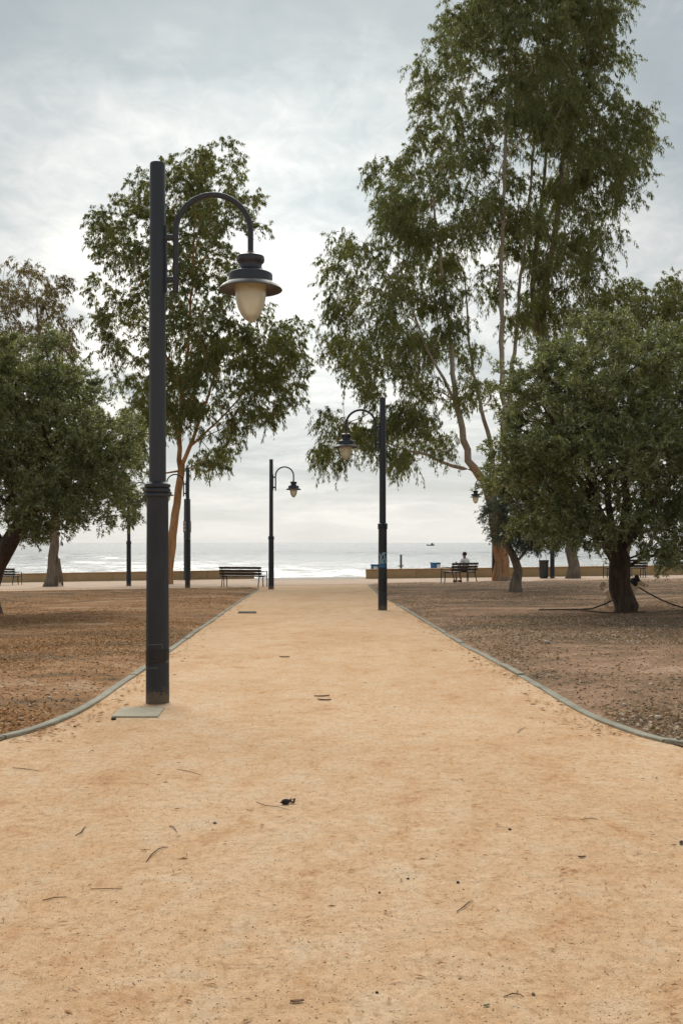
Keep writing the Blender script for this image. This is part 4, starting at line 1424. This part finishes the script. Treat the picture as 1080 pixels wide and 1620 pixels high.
# ------------------------------------------------------------------ small things on the path and beds
slab_c = [gp(176.5, 1135.5), gp(250, 1135.5), gp(261, 1121), gp(193, 1121)]
vs = [p + Vector((0, 0, -0.03)) for p in slab_c] + [p + Vector((0, 0, 0.014)) for p in slab_c]
tag(MB().add(vs, [(3, 2, 1, 0), (4, 5, 6, 7), (0, 1, 5, 4), (1, 2, 6, 5), (2, 3, 7, 6), (3, 0, 4, 7)]).build('access_cover', M['slab'], None, bevel=0.006), 'square pale concrete access cover at the foot of the nearest lamp', 'access cover')
dc = [gp(376, 970.4), gp(406, 970.4), gp(405, 968.2), gp(378, 968.2)]
vs = [p + Vector((0, 0, -0.03)) for p in dc] + [p + Vector((0, 0, 0.02)) for p in dc]
tag(MB().add(vs, [(3, 2, 1, 0), (4, 5, 6, 7), (0, 1, 5, 4), (1, 2, 6, 5), (2, 3, 7, 6), (3, 0, 4, 7)]).build('drain_strip', M['drain'], None, bevel=0.006), 'dark flat strip set in the sand near the left kerb', 'drain')


def twig(pts, r, label, mat='twig'):
    ps = []
    for i, (x, y) in enumerate(pts):
        p = gp(x, y)
        ps.append(p + Vector((0, 0, r * 0.8 + (0.004 if 0 < i < len(pts) - 1 else 0))))
    n = len(ps)
    rr = [0.75 * r * (1 - 0.5 * abs(2 * i / (n - 1) - 0.8)) for i in range(n)]
    tag(MB().tube(ps, rr, 6).build('twig', M[mat], None, True), label, 'twig', 'fallen twigs on the path')


twig([(232, 1364), (240, 1354), (250, 1346), (258, 1343), (266, 1341)], 0.0042, 'longest curved twig in the left foreground sand')
twig([(120, 1323), (129, 1319), (133, 1312), (137, 1309)], 0.0048, 'dark crooked twig near the left edge of the sand')
twig([(268, 1307), (275, 1311), (280, 1317)], 0.0035, 'short forked twig above the longest curved twig')
twig([(68, 1425), (88, 1422), (106, 1420)], 0.0032, 'straight twig at the lower left of the sand')
twig([(144, 1407), (170, 1408), (193, 1406)], 0.0028, 'thin straw coloured twig right of the lower left twig', 'dryleaf')
twig([(722, 1443), (733, 1437), (742, 1429), (748, 1426)], 0.0035, 'slanting twig right of centre in the lower sand')
twig([(796, 1578), (810, 1575), (822, 1576), (829, 1579)], 0.0030, 'thin twig near the bottom right of the sand')
twig([(405, 1269), (420, 1276), (440, 1278), (458, 1282)], 0.0028, 'thin bent twig touching the dark cone')
twig([(20, 1215), (40, 1218), (62, 1220)], 0.0035, 'thin curved twig below the left kerb')
twig([(280, 1217), (300, 1222), (320, 1227)], 0.0030, 'thin reddish twig left of centre on the path')
twig([(918, 1297), (935, 1296), (945, 1297)], 0.0030, 'small twig at the right of the sand')
twig([(818, 1160), (822, 1156), (830, 1151)], 0.0040, 'thin straight twig below the right kerb')

# a dark cone with its own scales
cp = gp(455, 1272)
t = empty('dark_cone', cp, 0.4)
tag(t, 'dark knobbly cone lying in the middle of the sandy path', 'cone')
mb = MB()
mb.add(*ico((-0.012, 0, 0.014), (0.026, 0.018, 0.016), 2))
mb.build('core', M['darktwig'], t, True)
mb = MB()
for i in range(9):
    a = i * 0.9
    mb.tube([(0.012 + 0.003 * i, 0.010 * math.sin(a), 0.014 + 0.006 * math.cos(a)), (0.024 + 0.003 * i, 0.018 * math.sin(a), 0.016 + 0.012 * math.cos(a))], [0.006, 0.002], 5)
mb.build('scales', M['twig'], t, True)
MB().tube([(-0.03, 0, 0.014), (-0.042, 0.004, 0.012)], 0.004, 6).build('stalk', M['twig'], t, True)


def curled_leaf(x, y, L, wd, rz, label, mat='dryleaf'):
    p = gp(x, y)
    vs, fs = [], []
    n = 7
    for i in range(n):
        s = i / (n - 1)
        ww = wd * math.sin(math.pi * (0.08 + 0.84 * s)) * 0.5
        for e in (-1, 0, 1):
            vs.append(((s - 0.5) * L, e * ww, 0.003 + 0.30 * wd * abs(e) + 0.12 * wd * (2 * s - 1) ** 2))
    for i in range(n - 1):
        for c in range(2):
            a = i * 3 + c
            fs.append((a, a + 3, a + 4, a + 1))
    o = MB().add(vs, fs).build('fallen_leaf', M[mat], None, True)
    o.location = p
    o.rotation_euler = (0, 0, rz)
    md = o.modifiers.new('thickness', 'SOLIDIFY')
    md.thickness = 0.0012
    tag(o, label, 'leaf', 'curled leaves on the path')


curled_leaf(470, 1586, 0.042, 0.014, 0.15, 'curled brown leaf at the bottom of the path')
curled_leaf(509, 1102, 0.15, 0.028, 0.25, 'larger of two curled leaves mid path, left one', 'dryleaf')
curled_leaf(513, 1108, 0.13, 0.028, -0.2, 'lower darker of two curled leaves mid path', 'twig')
curled_leaf(450, 1040, 0.13, 0.035, 0.0, 'single brown leaf on the far middle of the path')
curled_leaf(769, 1592, 0.02, 0.009, 0.4, 'tiny green leaf at the bottom right of the path', 'greenleaf')
curled_leaf(920, 1357, 0.035, 0.014, 0.2, 'small dark leaf right of centre on the sand', 'twig')
curled_leaf(1077, 1335, 0.05, 0.02, 1.1, 'dark leaf at the right edge of the sand', 'darktwig')


def pebble(x, y, s, label, mat='pebble', group='pebbles on the path'):
    p = gp(x, y)
    vs, fs = ico((0, 0, 0), (s, s * 0.8, s * 0.62), 2)
    r = random.Random(x * 7 + y)
    k = [r.uniform(0.85, 1.15) for _ in vs]
    o = MB().add([(a * q, b * q, c * q) for (a, b, c), q in zip(vs, k)], fs).build('pebble', M[mat], None, True)
    o.scale = (0.75, 0.75, 0.75)
    if 'beds' in group:
        p.z = SHEET_Z['garden_bed_left' if x < 540 else 'garden_bed_right'](p.x, p.y)
    o.location = p + Vector((0, 0, s * 0.25))
    o.rotation_euler = (0, 0, r.uniform(0, 6))
    tag(o, label, 'pebble', group)


pebble(340, 1303, 0.014, 'round grey pebble left of the dark cone')
pebble(806, 1313, 0.011, 'dark round pebble right of the path centre', 'darktwig')
pebble(724, 1397, 0.011, 'dark pebble right of centre, above the slanting twig', 'darktwig')
pebble(645, 1391, 0.009, 'small dark pebble just right of the path centre', 'darktwig')
pebble(843, 1574, 0.010, 'grey pebble beside the bottom right twig', 'pebble')
pebble(596, 1571, 0.008, 'tiny brown pebble near the bottom centre', 'twig')
pebble(600, 1413, 0.009, 'small black pebble left of the slanting twig', 'darktwig')
pebble(119, 1150, 0.018, 'dark pebble on the sand between kerb bend and access cover', 'darktwig')
pebble(180, 1139, 0.030, 'dark lump under the front edge of the access cover', 'darktwig')
pebble(33, 1146, 0.035, 'pale grey stone behind the left kerb', 'palestone', 'stones in the beds')
pebble(91, 1049, 0.030, 'whitish stone in the left bed above the kerb bend', 'palestone', 'stones in the beds')
pebble(865, 1026, 0.07, 'flat pale stone in the middle of the right bed', 'palestone', 'stones in the beds')
pebble(987, 1128, 0.035, 'pale stone in the right bed just behind the kerb', 'palestone', 'stones in the beds')
pebble(1040, 1147, 0.045, 'broad pale stone near the right edge behind the kerb', 'palestone', 'stones in the beds')


# ------------------------------------------------------------------ scattered litter (uncountable)
def scatter_px(n, x0, x1, y0, y1, r, pw=1.0):
    """ground points spread so that they thin out evenly with distance"""
    out = []
    for _ in range(n):
        out.append(gp(r.uniform(x0, x1), y0 + (y1 - y0) * r.uniform(0, 1) ** pw))
    return out


def flat_leaves(name, pts, size, mat, seed, lift=0.004, aspect=0.3, flat=0.25):
    r = np.random.default_rng(seed)
    pos = np.array(pts)
    n = len(pos)
    pos[:, 2] += lift + r.uniform(0, 0.012, n)
    a = r.uniform(0, 2 * np.pi, n)
    ax = np.stack([np.cos(a), np.sin(a), r.normal(0, flat, n)], 1)
    ax /= np.linalg.norm(ax, axis=1)[:, None]
    side = np.stack([-np.sin(a), np.cos(a), r.normal(0, flat * 1.6, n)], 1)
    L = size * r.uniform(0.45, 1.5, n)[:, None]
    W = L * aspect * r.uniform(0.6, 1.4, n)[:, None]
    up = np.array([0, 0, 1.0])
    v = np.empty((n, 4, 3))
    v[:, 0] = pos - ax * L * 0.5
    v[:, 1] = pos + side * W * 0.5 + up * L * 0.10
    v[:, 2] = pos + ax * L * 0.5
    v[:, 3] = pos - side * W * 0.5 + up * L * 0.10
    dz = np.minimum(0, (v[:, :, 2] - (pos[:, None, 2] - 0.002)))
    v[:, :, 2] -= dz
    o = link_mesh(name, np_mesh(name, v.reshape(-1, 3), np.arange(4 * n).reshape(n, 4)), mat)
    return o


rr_ = random.Random(5)


def bed_points(n, left):
    pts = []
    K = KLx if left else KRx
    y0, y1 = (YL0, YL1) if left else (YR0, YR1)
    while len(pts) < n:
        Y = y0 * (y1 / y0) ** (rr_.random())
        half = 0.37 * Y + 1.5
        X = rr_.uniform(-half, half)
        if (left and X > K(Y) - 0.08) or ((not left) and X < K(Y) + 0.08):
            continue
        pts.append((X, Y, SHEET_Z['garden_bed_left' if left else 'garden_bed_right'](X, Y) + 0.004))
    return pts


# clumpy density so litter gathers in drifts
def drift(pts, thr, sc, seed):
    r = np.random.default_rng(seed)
    ph = r.uniform(0, 6.28, 6)
    out = []
    for (X, Y, Z) in pts:
        v = math.sin(X * sc + ph[0]) * math.sin(Y * sc * 0.7 + ph[1]) + 0.7 * math.sin(X * sc * 2.3 + ph[2] + Y * 0.9) * math.sin(Y * sc * 1.9 + ph[3]) + r.normal(0, 0.26)
        if v > thr:
            out.append((X, Y, Z))
    return out


lp = drift(bed_points(80000, True), -0.22, 0.7, 1)
tag(flat_leaves('leaf_litter_left', lp, 0.038, M['litter'], 61, 0.0, 0.34, 0.42), 'brown fallen leaves drifted over the left bed', 'leaf litter', kind='stuff')
lp = drift(bed_points(105000, False), -0.08, 0.75, 2)
tag(flat_leaves('leaf_litter_right', lp, 0.037, M['litter_grey'], 62, 0.0, 0.34, 0.42), 'grey brown leaf and chip litter over the right bed', 'leaf litter', kind='stuff')


def chips(name, pts, s0, s1, mat, seed):
    r = np.random.default_rng(seed)
    pos = np.array(pts)
    n = len(pos)
    oc = np.array([(1, 0, 0), (-1, 0, 0), (0, 1, 0), (0, -1, 0), (0, 0, 1), (0, 0, -1)], float)
    fc = np.array([(0, 2, 4), (2, 1, 4), (1, 3, 4), (3, 0, 4), (2, 0, 5), (1, 2, 5), (3, 1, 5), (0, 3, 5)])
    s = (s0 * (s1 / s0) ** (r.uniform(0, 1, n) ** 2.0))[:, None, None]
    a = r.uniform(0, 6.28, n)
    ca, sa = np.cos(a), np.sin(a)
    st = r.uniform(0.6, 1.4, (n, 6, 1))
    v = oc[None] * st * s * np.array([1.0, 0.7, 0.5])
    vr = v.copy()
    vr[:, :, 0] = v[:, :, 0] * ca[:, None] - v[:, :, 1] * sa[:, None]
    vr[:, :, 1] = v[:, :, 0] * sa[:, None] + v[:, :, 1] * ca[:, None]
    vr += pos[:, None, :]
    ff = (fc[None] + (np.arange(n) * 6)[:, None, None]).reshape(-1, 3)
    return link_mesh(name, np_mesh(name, vr.reshape(-1, 3), ff), mat)


tag(chips('soil_clods_left', bed_points(12000, True), 0.004, 0.020, M['bed_l'], 71), 'crumbs of earth over the left bed', 'earth clods', kind='stuff')
tag(chips('soil_clods_right', bed_points(14000, False), 0.004, 0.020, M['bed_r'], 72), 'crumbs of earth over the right bed', 'earth clods', kind='stuff')
bp = bed_points(1000, True) + bed_points(2600, False)
tag(chips('stone_chips', bp, 0.006, 0.030, M['palestone'], 63), 'small pale stone chips strewn over the beds', 'stone chips', kind='stuff')


def path_points(n, y0, y1):
    pts = []
    while len(pts) < n:
        Y = y0 * (y1 / y0) ** rr_.random()
        half = 0.36 * Y + 0.3
        X = rr_.uniform(-half, half)
        if (Y > YL0 and X < KLx(Y) + 0.08) or (Y > YR0 and X > KRx(Y) - 0.08):
            continue
        pts.append((X, Y, gz(X, Y) + 0.001))
    return pts


tag(chips('path_grit', path_points(17000, 2.6, 40), 0.0010, 0.0042, M['rustgrit'], 64), 'fine brown grit loose on the sandy path', 'grit', kind='stuff')
tag(chips('path_sand_grains', path_points(16000, 2.6, 14), 0.0010, 0.0038, M['path'], 65), 'loose sand grains on the sandy path', 'grit', kind='stuff')
tag(chips('path_dark_grit', path_points(260, 2.6, 34), 0.0015, 0.0065, M['twig'], 66), 'scattered dark specks on the sandy path', 'grit', kind='stuff')
pp = path_points(1000, 2.8, 40)
tag(flat_leaves('path_leaf_scraps', pp, 0.035, M['litter'], 67, 0.0, 0.16, 0.12), 'scattered leaf and twig scraps on the sandy path', 'leaf litter', kind='stuff')
# leaf scraps gather along the kerbs
ep = []
for K, sg in ((KL, 1), (KR, -1)):
    for _ in range(500):
        i = rr_.randrange(4, len(K) - 1)
        p = K[i].lerp(K[i + 1], rr_.random())
        d = abs(rr_.gauss(0, 0.16)) + 0.06
        ep.append((p.x + sg * d, p.y, gz(p.x + sg * d, p.y) + 0.002))
tag(flat_leaves('kerb_leaf_scraps', ep, 0.05, M['litter'], 68, 0.0, 0.25, 0.2), 'leaf scraps gathered against the kerbs', 'leaf litter', kind='stuff')

# ------------------------------------------------------------------ sea air
hz_m, hn = new_mat('sea_haze')
pvn = hn.n('ShaderNodeVolumePrincipled', Density=0.00003, Anisotropy=0.2)
pvn.inputs['Color'].default_value = (0.94, 0.95, 0.96, 1)
hn.n('ShaderNodeOutputMaterial', Volume=pvn.outputs[0])
tag(MB().box((0, 6200, 16), (29000, 12800, 40)).build('haze', hz_m), 'thin pale sea haze over park and water', 'haze', kind='stuff')
